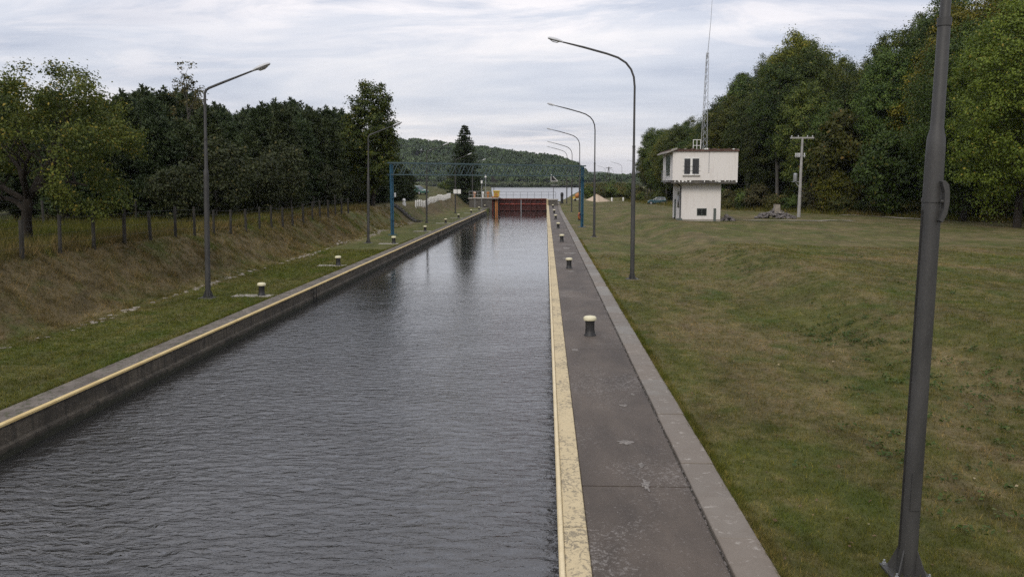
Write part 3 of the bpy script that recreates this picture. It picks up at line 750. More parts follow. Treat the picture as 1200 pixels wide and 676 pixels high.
m = MB(); m.box(-4.98, gx1, -0.1, 0.7, gtop - 0.055, gtop); m.build('deck', 'conc', gt)
def railing(x0, x1, y, z, n, parent, mat='galv', hgt_=1.12, rr=0.025):
    for i in range(n + 1):
        xx = x0 + (x1 - x0) * i / n
        MB().tube([(xx, y, z), (xx, y, z + hgt_)], rr, 6).build('rail_post', mat, parent)
    for zz in (0.5, 1.0):
        MB().tube([(x0, y, z + hgt_ * zz - 0.01), (x1, y, z + hgt_ * zz - 0.01)], rr * 0.9, 6).build('rail', mat, parent)
railing(gx0, gx1 + 1.6, 0.62, gtop, 8, gt, 'pole', 1.12, 0.022)
ab = thing('abutment', 'dark concrete abutment beside the orange hoist frame at the far left of the chamber', 'wall', (0, GATE_Y, 0))
m = MB(); m.box(-13.4, -9.42, -1.4, 6, -3, 1.55); m.box(-9.419, -8.3, -0.3, 6, -3, 1.54); m.build('wall', 'darkconc', ab)
m = MB(); m.box(-13.6, -8.3, -1.6, 6.1, 1.552, 1.70, 0.03); m.build('slab', 'conc', ab)
railing(-13.4, -9.6, -1.45, 1.70, 5, ab, 'galv', 1.15, 0.025)
pr = thing('abutment', 'concrete pier with a pale yellow edge at the right end of the gate', 'wall', (0, GATE_Y, 0))
m = MB(); m.box(0.14, 2.1, -0.4, 4, -3, 1.30); m.build('wall', 'darkconc', pr)
m = MB(); m.box(0.12, 2.2, -0.5, 4.1, 1.302, 1.45, 0.02); m.build('slab', 'conc', pr)
m = MB(); m.box(0.10, 0.42, -0.52, -0.45, -0.3, 1.50); m.build('painted_edge', 'kerb', pr)
hs = thing('gate_hoist', 'orange steel hoist frame with yellow drive box left of the red gate', 'hoist', (-8.9, GATE_Y - 0.7, 0))
for xx, mt in ((-0.42, 'redrust'), (0.08, 'orange'), (0.34, 'orange')):
    m = MB(); m.box(xx - 0.09, xx + 0.11, -0.15, 0.15, -2.9, 1.75); m.build('column', mt, hs)
m = MB(); m.box(-0.62, 0.62, -0.25, 0.25, 1.752, 1.95); m.build('cross_beam', 'orange', hs)
m = MB(); m.box(-0.25, 0.75, -0.35, 0.35, 1.952, 2.75, 0.06); m.build('drive_box', 'yellow', hs)
m = MB(); m.box(-0.35, 0.85, -0.45, 0.45, 2.752, 2.98, 0.08); m.build('box_lid', 'yellow', hs)
m = MB(); m.box(-0.05, 0.45, -0.37, -0.352, 2.1, 2.5); m.build('hatch', 'orange', hs)
for i, (xx, mt, lab) in enumerate([(-12.6, 'orange', 'orange control pillar on the left lock head platform'), (-11.2, 'whitepaint', 'white control cabinet on the left lock head platform'), (-10.3, 'orange', 'orange control pillar next to the hoist frame')]):
    t = thing('control_pillar', lab, 'cabinet', (xx, GATE_Y + 0.4 + i * 0.5, 1.70), 0, 'lock head cabinets')
    m = MB(); m.box(-0.14, 0.14, -0.12, 0.12, 0, 0.7, 0.02); m.build('body', mt, t)
    m = MB(); m.box(-0.24, 0.24, -0.18, 0.18, 0.702, 1.05, 0.05); m.build('head', mt, t)
t = thing('control_pillar', 'tall dark capstan cabinet on the right lock head', 'cabinet', (2.95, 158.0, H(2.95, 158)), 0, 'lock head cabinets')
MB().lathe([(0.32, 0), (0.3, 0.2), (0.24, 0.35), (0.26, 1.4), (0.3, 1.55), (0.26, 1.9), (0.12, 2.05)], 14).build('body', 'dark', t, True)
MB().box(-0.2, 0.2, -0.31, -0.2, 0.8, 1.3).build('panel', 'pole', t)
def tri_sign(x, y, z, top, label, white_edged):
    t = thing('signal_board', label, 'sign', (x, y, z), 0, 'triangular boards at the lock head')
    MB().tube([(0, 0, 0), (0, 0, top - z)], 0.05, 8).build('post', 'pole', t)
    h0 = top - z - 1.15
    tri = [(-0.45, h0), (0.75, h0), (-0.45, h0 + 1.2)]
    MB().prism([(a, b) for a, b in tri], 'y', -0.09, -0.06).build('board', 'dark', t)
    for a, b in zip(tri, tri[1:] + tri[:1]):
        MB().tube([(a[0], -0.10, a[1]), (b[0], -0.10, b[1])], 0.045 if white_edged else 0.02, 6).build('edge_trim', 'whitepaint' if white_edged else 'pole', t)  # white paint trim on one board, grey steel trim on the other
    MB().box(-0.55, 1.1, -0.04, 0.04, h0 - 0.75, h0 - 0.68).build('cross_bar', 'galv' if white_edged else 'pole', t)
tri_sign(1.35, 154.5, 1.45, 5.75, 'triangular signal board with white edges on a post right of the gate', True)
tri_sign(-9.3, 153.5, 1.70, 5.6, 'dark triangular signal board above the orange hoist frame', False)
# extra thin white posts on the left head
for i, (u, vt, vb, lab) in enumerate([(556.5, 226, 241, 'short white post in front of the left lock head platform'), (564.5, 215, 236, 'taller white post with small box on the left lock head'), (568.3, 208, 229, 'thin pole with white lamp beside the spruce')]):
    yy = 146.0 + i * 2.2; top = P(u, vt, yy)
    if top.x > -9.6: top.x = -9.9
    zb = H(top.x, yy) if top.x < -10.6 else 0.0
    if i == 2: zb = 1.70; yy = 152.0
    t = thing('white_post', lab, 'post', (top.x, yy, zb), 0, 'white posts at the lock head')
    MB().tube([(0, 0, 0), (0, 0, top.z - zb)], 0.045, 8).build('shaft', 'galv', t)
    MB().box(-0.14, 0.14, -0.12, 0.12, top.z - zb, top.z - zb + (0.12 if i == 0 else 0.5)).build('cap', 'whitepaint', t)

# ------------------------------------------------------------------ control building
bz = 0.5
fl = G(798, 259.6, bz); BY = fl.y
bx0, bx1 = P(798, 255, BY).x, P(844, 255, BY).x
ux0, ux1 = P(788.3, 200, BY - 0.9).x, P(864.6, 200, BY - 0.9).x
uz0, uz1 = P(800, 211.4, BY - 0.9).z, P(800, 176.8, BY - 0.9).z
lz1 = uz0 - 0.32
bld = thing('control_building', 'white two-storey lock control house with wider overhanging upper floor', 'building', (bx0, BY, bz), R(0.0))
BD = 5.6
def bb(x0, x1, y0, y1, z0, z1, name, mat, par=bld, b=0.0):
    return MB().box(x0 - bx0, x1 - bx0, y0, y1, z0 - bz, z1 - bz, b).build(name, mat, par)
lowr = bb(bx0, bx1, 0, BD, bz - 0.3, lz1, 'lower_wall', 'white')
bb(bx0 - 0.03, bx1 + 0.03, -0.03, BD + 0.03, bz - 0.3, bz + 0.22, 'plinth', 'conc')
bb(ux0 + 0.05, ux1 - 0.05, -0.85, BD + 0.3, lz1 + 0.002, uz0 - 0.002, 'floor_slab', 'darkconc')
uppr = bb(ux0, ux1, -0.9, BD + 0.35, uz0, uz1 - 0.062, 'upper_wall', 'white')
# broken plaster hanging along the slab edge
for k in range(26):
    xx = ux0 + rnd.choice([rnd.uniform(0.1, 1.9), rnd.uniform(3.0, ux1 - ux0 - 0.1)])
    w_ = rnd.uniform(0.04, 0.14); h_ = rnd.uniform(0.05, 0.2)
    bb(xx, xx + w_, -0.9 - rnd.uniform(0.01, 0.03), -0.84, uz0 - h_, uz0 - 0.004 - rnd.uniform(0, 0.03), 'plaster_shard', 'whitepaint')
# roof slab and ragged tile edge
bb(ux0 - 0.35, ux1 + 0.06, -1.05, BD + 0.6, uz1 - 0.06, uz1 + 0.10, 'roof_slab', 'tile')
for k in range(30):
    xx = ux0 + 0.05 + (ux1 - ux0 - 0.2) * k / 29.0
    bb(xx, xx + 0.17 * rnd.uniform(0.6, 1.0), -1.06 - rnd.uniform(0.01, 0.05), -0.75, uz1 + 0.102, uz1 + 0.102 + rnd.uniform(0.03, 0.15), 'roof_tile', rnd.choice(['tile', 'tile', 'tile', 'stone', 'whitepaint']))
MB().add([(ux0 - bx0 - 0.62, -1.15, uz1 - bz - 0.12), (ux0 - bx0 + 0.35, -1.25, uz1 - bz + 0.28), (ux0 - bx0 + 0.35, BD + 0.6, uz1 - bz + 0.28), (ux0 - bx0 - 0.62, BD + 0.6, uz1 - bz - 0.12),
          (ux0 - bx0 - 0.62, -1.15, uz1 - bz - 0.24), (ux0 - bx0 + 0.35, -1.25, uz1 - bz + 0.12), (ux0 - bx0 + 0.35, BD + 0.6, uz1 - bz + 0.12), (ux0 - bx0 - 0.62, BD + 0.6, uz1 - bz - 0.24)],
         [(0, 1, 2, 3), (7, 6, 5, 4), (0, 4, 5, 1), (1, 5, 6, 2), (2, 6, 7, 3), (3, 7, 4, 0)]).build('eave_board', 'conc', bld)
def pxwin(u0, u1, v0, v1, Yf): a = P(u0, v1, Yf); b_ = P(u1, v0, Yf); return a.x, b_.x, a.z, b_.z
# upper front window
x0, x1, z0, z1 = pxwin(801, 820, 184.5, 205.5, BY - 0.92)
wi = bb(x0, x1, -0.93, -0.902, z0, z1, 'window', 'whitepaint')
xm = (x0 + x1) / 2
for a, c in ((x0 + 0.05, xm - 0.13), (xm + 0.08, x1 - 0.05)):
    bb(a, c, -0.945, -0.932, z0 + 0.12, z1 - 0.12, 'pane', 'glass', wi)
    for k in range(2):
        q = a + (c - a) * (k + 1) / 3; bb(q - 0.008, q + 0.008, -0.99, -0.97, z0 + 0.05, z1 - 0.3, 'grille_bar', 'pole', wi)
for zz in (0.25, 0.5): bb(x0 - 0.1, x1 + 0.1, -1.0, -0.992, z0 + (z1 - z0) * zz, z0 + (z1 - z0) * zz + 0.022, 'grille_bar', 'pole', wi)
bb(x0 - 0.08, x1 + 0.08, -1.02, -0.903, z0 - 0.07, z0 - 0.002, 'sill', 'conc')
# window on the upper left face
wl_ = bb(ux0 - 0.03, ux0 - 0.002, 0.6, 3.6, uz0 + 0.35, uz1 - 0.25, 'window', 'whitepaint')
for k in range(3): bb(ux0 - 0.042, ux0 - 0.031, 0.7 + k * 0.97, 1.55 + k * 0.97, uz0 + 0.45, uz1 - 0.35, 'pane', 'glass', wl_)
for k in range(7): bb(ux0 - 0.40, ux0 - 0.38, 0.3 + k * 0.6, 0.32 + k * 0.6, uz0 - 0.1, uz0 + 0.9, 'balcony_bar', 'galv')
bb(ux0 - 0.42, ux0 - 0.003, 0.2, 4.2, uz0 - 0.14, uz0 - 0.10, 'balcony_plate', 'galv'); bb(ux0 - 0.42, ux0 - 0.36, 0.2, 4.2, uz0 + 0.902, uz0 + 0.94, 'balcony_rail', 'galv')
# lower front openings
x0, x1, z0, z1 = pxwin(816.5, 828.2, 244.2, 252.8, BY)
w2 = bb(x0, x1, -0.02, -0.002, z0, z1, 'window', 'greendoor')
bb(x0 + 0.06, x1 - 0.06, -0.03, -0.021, z0 + 0.06, z1 - 0.06, 'pane', 'glass', w2)
bb((x0 + x1) / 2 - 0.02, (x0 + x1) / 2 + 0.02, -0.04, -0.031, z0, z1, 'mullion', 'greendoor', w2)
x0, x1, z0, z1 = pxwin(835.8, 839.2, 244.2, 259.2, BY)
bb(x0, x1, -0.06, -0.002, bz + 0.02, z1, 'meter_cupboard', 'greendoor')
# door on the left face
dr = bb(bx0 - 0.03, bx0 - 0.002, 1.3, 2.3, bz + 1.3, bz + 2.9, 'window', 'dark'); bb(bx0 - 0.05, bx0 - 0.031, 1.36, 2.24, bz + 1.36, bz + 2.84, 'pane', 'glass', dr)
dd = bb(bx0 - 0.03, bx0 - 0.002, 3.4, 4.4, bz + 0.02, bz + 2.1, 'door', 'greendoor'); bb(bx0 - 0.07, bx0 - 0.031, 3.5, 3.55, bz + 1.0, bz + 1.15, 'handle', 'galv', dd)
MB().tube([(ux0 - bx0 + 0.15, -0.5, uz0 - bz - 0.05), (ux0 - bx0 + 0.4, -0.3, uz0 - bz - 0.25), (-0.12, -0.12, uz0 - bz - 0.6), (-0.12, -0.12, 0.1)], 0.06, 8).build('drainpipe', 'black', bld)
MB().box(-0.45, 0.05, -0.55, -0.08, -0.05, 0.32, 0.03).build('gully_box', 'greendoor', bld)
px_, pz1, pz0 = P(831.2, 180, BY - 0.92).x, P(831, 178, BY).z, P(831, 203, BY).z
MB().tube([(px_ - bx0, -0.92, pz0 - bz), (px_ - bx0, -0.92, pz1 - bz)], 0.022, 6).build('conduit', 'galv', bld)
# lamp bracket on the right wall
MB().tube([(ux1 - bx0, 1.0, uz0 - bz + 1.3), (ux1 - bx0 + 0.5, 1.0, uz0 - bz + 1.3)], 0.02, 6).build('bracket', 'galv', bld)
roofz = uz1 + 0.102
# lattice mast on the roof
my = BY + 1.6
mp = P(824.5, 172, my); mtp = P(829.0, 62, my); wt = P(836.0, -22, my)
ms = thing('radio_mast', 'slim lattice radio mast with whip aerial on the control house roof', 'mast', (mp.x, my, roofz))
leanx = mtp.x - mp.x; hm = mtp.z - roofz
legs = [(-0.30, -0.2), (0.30, -0.2), (0.0, 0.3)]
def leg(k, q): a, b_ = legs[k]; s = 1 - 0.62 * q; return Vector((a * s + leanx * q, b_ * s, hm * q))
for k in range(3): MB().tube([leg(k, 0), leg(k, 0.5), leg(k, 1)], 0.028, 5).build('leg', 'galv', ms)
for i in range(14):
    q0, q1 = i / 14.0, (i + 1) / 14.0
    for k in range(3): MB().tube([leg(k, q0), leg((k + 1) % 3, q1)], 0.016, 4).build('brace', 'galv', ms)
MB().tube([(leanx, 0, hm - 0.6), (leanx + 0.25, 0, hm + 3), (wt.x - mp.x, 0, wt.z - roofz)], [0.035, 0.022, 0.012], 6).build('whip_aerial', 'galv', ms)
fp = P(816, 172, BY + 0.6)
fr = thing('roof_frame', 'small white tubular frame standing on the roof beside the mast', 'frame', (fp.x, BY + 0.6, roofz))
for a in (-0.3, 0.05, 0.4): MB().tube([(a, 0, 0), (a, 0, 1.0)], 0.03, 6).build('upright', 'whitepaint', fr)
for zz in (0.45, 1.0): MB().tube([(-0.33, 0, zz), (0.43, 0, zz)], 0.03, 6).build('crossbar', 'whitepaint', fr)

# ------------------------------------------------------------------ rubble heap, block, utility pole
def stone_mesh(seed, mat):
    r_ = random.Random(seed); m = MB()
    b_ = [(-.5, -.5, -.4), (.5, -.5, -.4), (.5, .5, -.4), (-.5, .5, -.4), (-.4, -.4, .4), (.4, -.45, .35), (.42, .4, .4), (-.38, .45, .3)]
    m.add([tuple(c * r_.uniform(0.65, 1.25) for c in p) for p in b_], [(3, 2, 1, 0), (4, 5, 6, 7), (0, 1, 5, 4), (1, 2, 6, 5), (2, 3, 7, 6), (3, 0, 4, 7)])
    return m.mesh('stone', mat)
ST = [stone_mesh(i, 'rubble') for i in range(6)]; SP = [stone_mesh(20 + i, 'stone') for i in range(6)]
rp = GT(908, 256)
hp = thing('rubble_heap', 'heap of grey broken stone and concrete on the grass near the utility pole', 'rubble', rp)
for i in range(150):
    a = rnd.uniform(0, 2 * math.pi); q = rnd.random() ** 0.6; px, py = 2.1 * q * math.cos(a), 1.3 * q * math.sin(a)
    hh = 1.0 * (1 - q) ** 0.8
    o = link('stone', ST[i % 6], hp, (px, py, hh * rnd.uniform(0.55, 1.0) + 0.03)); s = rnd.uniform(0.16, 0.42)
    o.scale = (s, s * rnd.uniform(.7, 1.2), s * rnd.uniform(.5, .9)); o.rotation_euler = (rnd.uniform(-.5, .5), rnd.uniform(-.5, .5), rnd.uniform(0, 6))
cbk = thing('concrete_block', 'pale upright concrete block on top of the rubble heap', 'block', (rp.x + 0.15, rp.y, rp.z + 0.55))
MB().prism([(-0.32, 0), (0.34, 0), (0.28, 0.92), (-0.24, 0.95)], 'y', -0.3, 0.3).build('block', 'stone', cbk)
MB().box(-0.3, 0.7, -0.45, -0.32, 0.0, 0.12).build('broken_slab', 'conc', cbk)
r2 = GT(849, 258)
hp2 = thing('rubble_heap', 'small dark stone pile against the right side of the control house', 'rubble', (bx1 + 0.9, BY + 1.2, H(bx1 + 0.9, BY + 1.2)))
for i in range(40):
    a = rnd.uniform(0, 2 * math.pi); q = rnd.random() ** 0.6
    o = link('stone', ST[i % 6], hp2, (0.8 * q * math.cos(a), 0.7 * q * math.sin(a), 0.6 * (1 - q) * rnd.uniform(.5, 1) + 0.03)); s = rnd.uniform(.15, .35); o.scale = (s, s, s * .8); o.rotation_euler = (0, rnd.uniform(-.4, .4), rnd.uniform(0, 6))
up = GT(936, 254.5); tz = P(936.8, 161.5, up.y).z - up.z
ut = thing('utility_pole', 'pale concrete utility pole with crossarm at the edge of the woods', 'utility pole', up)
MB().tube([(0, 0, -0.2), (0.06, 0, tz)], [0.20, 0.12], 12).build('pole', 'polewood', ut, True)
MB().box(-1.25, 1.3, -0.09, 0.09, tz - 0.10, tz + 0.06).build('crossarm', 'polewood', ut)
for a in (-1.1, -0.4, 0.6, 1.15): MB().lathe([(0.03, tz + 0.06), (0.06, tz + 0.12), (0.05, tz + 0.2), (0.02, tz + 0.24)], 8, (a, 0)).build('insulator', 'lamp', ut, True)
MB().box(-0.75, 0.4, -0.05, 0.05, tz - 0.75, tz - 0.68).build('lower_arm', 'wood', ut)
for s in (-0.6, -0.38, -0.2, 0.32): MB().lathe([(0.03, tz - 2.15), (0.09, tz - 2.05), (0.06, tz - 1.9), (0.09, tz - 1.75), (0.03, tz - 1.65)], 8, (s, -0.1)).build('insulator', 'lamp', ut, True)
MB().box(-0.75, 0.45, -0.13, -0.07, tz - 2.0, tz - 1.93).build('bracket', 'galv', ut)
MB().lathe([(0.2, tz - 4.75), (0.22, tz - 4.7), (0.22, tz - 3.95), (0.12, tz - 3.85)], 12, (-0.55, 0)).build('transformer', 'galv', ut, True)
MB().tube([(-0.55, 0, tz - 4.78), (-0.1, 0, tz - 5.4)], 0.04, 6).build('strut', 'galv', ut); MB().box(-0.9, -0.1, -0.08, 0.08, tz - 4.82, tz - 4.76).build('shelf', 'galv', ut)

# gravel path past the house along the woods
def ribbon(name, pts, w, mat):
    m = MB(); L = []
    pts = [Vector(p) for p in pts]; dens = []
    for a, b_ in zip(pts, pts[1:]):
        k = max(2, int((b_ - a).length / 0.8))
        dens += [a.lerp(b_, i / k) for i in range(k)]
    dens.append(pts[-1])
    vs = []; fs = []
    for i, p in enumerate(dens):
        d = (dens[min(i + 1, len(dens) - 1)] - dens[max(i - 1, 0)]).to_2d().normalized(); nn = Vector((-d.y, d.x))
        for s in (-1, 0, 1):
            q = p.to_2d() + nn * (w * 0.5 * s * (1 + 0.2 * math.sin(i * 0.7 + s))); vs.append((q.x, q.y, H(q.x, q.y) + 0.045))
    for i in range(len(dens) - 1):
        for s in (0, 1): a = i * 3 + s; fs.append((a, a + 1, a + 4, a + 3))
    m.add(vs, fs); return kind(m.build(name, mat), 'structure')
pp = [GT(846, 257.5), GT(900, 258.6), GT(960, 259.2), GT(1000, 259)]
ribbon('path', [(p.x, p.y, 0) for p in pp], 0.9, 'path')
pp = [GT(985, 252), GT(1060, 256), GT(1120, 259), GT(1205, 262), GT(1300, 270)]
ribbon('path', [(p.x, p.y, 0) for p in pp], 0.8, 'path')

# ------------------------------------------------------------------ sand heap, markers, car, mixer
sp_ = GT(699, 236.5)
r_ = random.Random(3); m = MB(); vs = []; nA, nR = 28, 8
for i in range(nR):
    q = i / (nR - 1.0)
    for k in range(nA):
        a = 2 * math.pi * k / nA; w_ = 1 + 0.08 * math.sin(a * 3 + 1) + 0.05 * math.sin(a * 7)
        vs.append((3.0 * q * w_ * math.cos(a), 2.4 * q * w_ * math.sin(a), 1.75 * (1 - q) ** 0.92 * (1 + 0.05 * math.sin(5 * a + i)) - 0.03))
fs = [(i * nA + k, i * nA + (k + 1) % nA, (i + 1) * nA + (k + 1) % nA, (i + 1) * nA + k) for i in range(nR - 1) for k in range(nA)]
o = m.add(vs, fs).build('sand_heap', 'sand', None, True, sp_); tag(o, 'pale conical sand heap on the grass beyond the gantry', 'sand heap')
MARK = [(717, 236), (730.4, 235.6), (739.2, 235.3), (747.3, 235.2), (751.4, 235.1), (754.2, 234.6)]
MKL = ['leftmost white marker post beside the sand heap', 'second white marker post right of the sand heap', 'third white marker post right of the sand heap', 'fourth white marker post, seen beside the big lamp pole', 'fifth white marker post, just left of the rightmost one', 'rightmost white marker post, nearest the teal car']
pm = MB().lathe([(0.2, -0.1), (0.2, 0.72), (0.17, 0.80), (0.08, 0.84)], 12).mesh('marker_post', 'whitepaint', True)
for (u, v), lab in zip(MARK, MKL):
    p = GT(u, v); o = link('marker_post', pm, None, p); tag(o, lab, 'marker post', 'white markers along the road')
def car(label, mat, loc, rz, L=3.65):
    t = thing('parked_car', label, 'car', loc, rz)
    hw = 0.8
    # side profile of the lower body then cabin, x forward
    body = [(-1.80, 0.30), (-1.82, 0.62), (-1.74, 0.86), (0.62, 0.90), (1.35, 0.80), (1.76, 0.64), (1.82, 0.42), (1.78, 0.28)]
    m = MB(); n = len(body)
    secs = [(-hw, 0.93, -0.02), (-hw + 0.07, 1.0, 0.02), (hw - 0.07, 1.0, 0.02), (hw, 0.93, -0.02)]
    vs = [(x * sc, y, z + (dz if z > 0.5 else 0)) for y, sc, dz in secs for x, z in body]
    fs = [(i * n + j, i * n + (j + 1) % n, (i + 1) * n + (j + 1) % n, (i + 1) * n + j) for i in range(3) for j in range(n)]
    fs += [tuple(range(n)), tuple(3 * n + j for j in reversed(range(n)))]
    m.add(vs, fs); m.build('body', mat, t, True)
    cab = [(-1.70, 0.86), (-1.45, 1.38), (-0.30, 1.45), (0.15, 1.37), (0.85, 0.88)]
    m = MB(); n = len(cab); iw = 0.60
    vs = [(x, (-1 if s == 0 else 1) * (hw - 0.04 if z < 1 else iw), z) for s in (0, 1) for x, z in cab]
    m.add(vs, [tuple(range(n)), tuple(reversed(range(n, 2 * n)))] + [(i, i + n, (i + 1) % n + n, (i + 1) % n) for i in range(n)]).build('cabin', mat, t)
    for s in (-1, 1):
        for poly in ([(-1.48, 0.94), (-1.34, 1.31), (-0.62, 1.36), (-0.62, 0.94)], [(-0.54, 0.94), (-0.54, 1.36), (-0.25, 1.37), (0.12, 1.30), (0.62, 0.94)]):
            m = MB(); vs = []
            for e in (0.0, 0.015):
                for x, z in poly:
                    yy = (hw - 0.04) + (iw - hw + 0.04) * ((z - 0.87) / 0.55) + e + 0.004
                    vs.append((x, s * yy, z))
            n = len(poly); m.add(vs, [tuple(range(n)), tuple(range(n, 2 * n))] + [(i, (i + 1) % n, (i + 1) % n + n, i + n) for i in range(n)]); m.build('side_window', 'glass', t)
    for a, b_, nm in (((0.20, 1.35), (0.84, 0.92), 'windscreen'), ((-1.46, 1.34), (-1.69, 0.93), 'rear_window')):
        off = 0.03 if nm == 'windscreen' else -0.03
        MB().add([(a[0] + off, -0.52, a[1]), (a[0] + off, 0.52, a[1]), (b_[0] + off, 0.66, b_[1]), (b_[0] + off, -0.66, b_[1])], [(0, 1, 2, 3)]).build(nm, 'glass', t)
    for x in (-1.15, 1.15):
        for s in (-1, 1):
            w_ = MB().tube([(x, s * 0.64, 0.29), (x, s * 0.82, 0.29)], 0.29, 18).build('wheel', 'rubber', t)
            MB().tube([(x, s * 0.815, 0.29), (x, s * 0.835, 0.29)], 0.18, 14).build('hub_cap', 'chrome', w_)
    for s in (-1, 1):
        MB().box(1.66, 1.79, s * 0.62 - 0.13, s * 0.62 + 0.13, 0.57, 0.70, 0.02).build('headlight', 'lens', t)
        MB().box(-1.80, -1.70, s * 0.66 - 0.08, s * 0.66 + 0.08, 0.6, 0.8).build('tail_light', 'redrust', t)
        MB().box(0.42, 0.56, s * 0.86 - 0.07, s * 0.86 + 0.07, 0.93, 1.05, 0.02).build('wing_mirror', mat, t)
    MB().box(1.72, 1.86, -0.72, 0.72, 0.26, 0.42, 0.03).build('bumper', mat, t); MB().box(-1.88, -1.74, -0.72, 0.72, 0.28, 0.46, 0.03).build('bumper', mat, t)
    return t
cp = GT(770, 239.5)
car('small dark teal hatchback parked on the grass left of the control house', 'tealcar', cp, math.pi - R(7))
cp2 = P(490, 228, 146); car('small dark green car parked behind the white fence on the left bank', 'greencar', (cp2.x, 146, H(cp2.x, 146)), R(-38))
mx_ = GT(676, 237); mx_.x = P(676, 230, 178).x; mx_.y = 178; mx_.z = H(mx_.x, 178)
cm = thing('concrete_mixer', 'small orange and white machine left of the sand heap', 'machine', mx_)
MB().tube([(-0.3, 0, 0.85), (-0.1, 0, 1.0), (0.4, 0, 1.35), (0.6, 0, 1.5)], [0.25, 0.48, 0.45, 0.25], 14).build('drum', 'orange', cm, True)
MB().box(-0.7, 0.6, -0.35, 0.35, 0.32, 0.48).build('frame', 'whitepaint', cm)
for s in (-1, 1): MB().tube([(-0.35, s * 0.4, 0.25), (-0.35, s * 0.5, 0.25)], 0.25, 14).build('wheel', 'rubber', cm)
for s in (-1, 1): MB().tube([(0.5, s * 0.3, 0.0), (0.45, s * 0.3, 0.4)], 0.04, 6).build('leg', 'yellow', cm)
MB().box(-0.85, -0.35, -0.25, 0.25, 0.482, 0.95, 0.04).build('motor_housing', 'yellow', cm)
# A-frame timber pole far away
ap = P(712.5, 217, 330); az = H(ap.x, 330)
at_ = thing('timber_pole', 'distant wooden A-frame power pole between two far street lamps', 'utility pole', (ap.x, 330, az))
topz = P(713.3, 195.5, 330).z - az
MB().tube([(-1.2, 0, 0), (0.2, 0, topz)], [0.14, 0.1], 8).build('leg', 'bark', at_); MB().tube([(0.8, 0, 0), (0.25, 0, topz)], [0.14, 0.1], 8).build('leg', 'bark', at_)
MB().box(-1.0, 1.5, -0.08, 0.08, topz - 0.5, topz - 0.35).build('crossarm', 'bark', at_)

# ------------------------------------------------------------------ left bank: fences, drain stones, steps
fx = -16.75
fc = thing('wire_fence', 'weathered post and wire fence along the top of the left embankment', 'fence', (fx, 26.6, H(fx, 26.6)))
fz = H(fx, 26.6); posts = []
yy = 20.0
while yy < 72:
    x = fx + rnd.uniform(-0.06, 0.06) + 0.3 * ss(26, 45, yy); z = H(x, yy) - fz; hh = rnd.uniform(1.22, 1.38); w_ = rnd.uniform(0.055, 0.075)
    lx, ly = rnd.uniform(-0.04, 0.04), rnd.uniform(-0.05, 0.05)
    MB().tube([(x - fx, yy - 26.6, z - 0.15), (x - fx + lx, yy - 26.6 + ly, z + hh)], [w_ * 1.1, w_], 7).build('post', 'wood', fc)
    posts.append((x - fx + lx * .7, yy - 26.6 + ly * .7, z)); yy += 2.2 + rnd.uniform(-0.12, 0.12)
for q in (0.35, 0.7, 1.0, 1.2):
    m = MB(); m.tube([(p[0] + 0.06, p[1], p[2] + q) for p in posts], 0.0032, 4); m.build('wire', 'pole', fc)
f2 = thing('wire_fence', 'second post fence farther back behind the walnut tree', 'fence', (-27, 36, H(-27, 36)))
for k in range(12):
    x, y_ = k * 0.9, k * 3.0; z = H(-27 + x, 36 + y_) - H(-27, 36)
    MB().tube([(x, y_, z - 0.1), (x + rnd.uniform(-.04, .04), y_, z + 1.35)], 0.06, 7).build('post', 'wood', f2)
for q in (0.5, 0.9, 1.25): MB().tube([(k * 0.9 + 0.06, k * 3.0, H(-27 + k * .9, 36 + k * 3.0) - H(-27, 36) + q) for k in range(12)], 0.0032, 4).build('wire', 'pole', f2)
wf = thing('white_fence', 'low white picket fence along the top of the left bank', 'fence', (-16.0, 105, H(-16, 105)))
wz = H(-16, 105)
for k in range(26):
    y_ = k * 1.7; x = -0.012 * y_; z = H(-16 + x, 105 + y_) - wz
    MB().box(x - 0.07, x + 0.07, y_ - 0.07, y_ + 0.07, z - 0.1, z + 0.85, 0.02).build('picket', 'whitepaint', wf)
for q in (0.35, 0.68): MB().tube([(-0.012 * k * 1.7 - 0.1, k * 1.7, H(-16 - 0.012 * k * 1.7, 105 + k * 1.7) - wz + q) for k in range(26)], 0.03, 5).build('rail', 'whitepaint', wf)
o = MB().lathe([(0.2, -0.1), (0.22, 0.25), (0.15, 0.45), (0.2, 0.6), (0.1, 0.75), (0.02, 0.78)], 12).build('marker_stone', 'whitepaint', None, True, GT(473.5, 240)); tag(o, 'single white painted marker stone on the slope behind the gantry', 'marker stone')
# steps down the bank
s0 = Vector((-16.9, 93.5)); stp = thing('bank_steps', 'concrete steps with two side rails down the left bank', 'steps', (s0.x, s0.y, 0))
for k in range(10):
    x = k * 0.33; z = H(s0.x + x, s0.y)
    MB().box(x, x + 0.32, -0.7, 0.7, z - 0.2, z + 0.06, 0.01).build('tread', 'darkconc', stp)
for s in (-1.0, 1.0):
    MB().tube([(k * 0.33, s, H(s0.x + k * 0.33, s0.y) + 0.12) for k in range(11)], 0.045, 6).build('side_rail', 'wood', stp)
wsg = P(532.5, 224.5, 121); so = thing('notice_board', 'pair of small white notice plates fixed to the fourth left lamp pole', 'sign', (-12.87, 121.33, wsg.z))
for s in (-0.28, 0.28): MB().box(s - 0.24 + 0.35, s + 0.24 + 0.35, -0.52, -0.49, -0.3, 0.3).build('plate', 'whitepaint', so)
MB().box(-0.2, 0.9, -0.488, -0.2, -0.04, 0.04).build('bracket', 'galv', so)
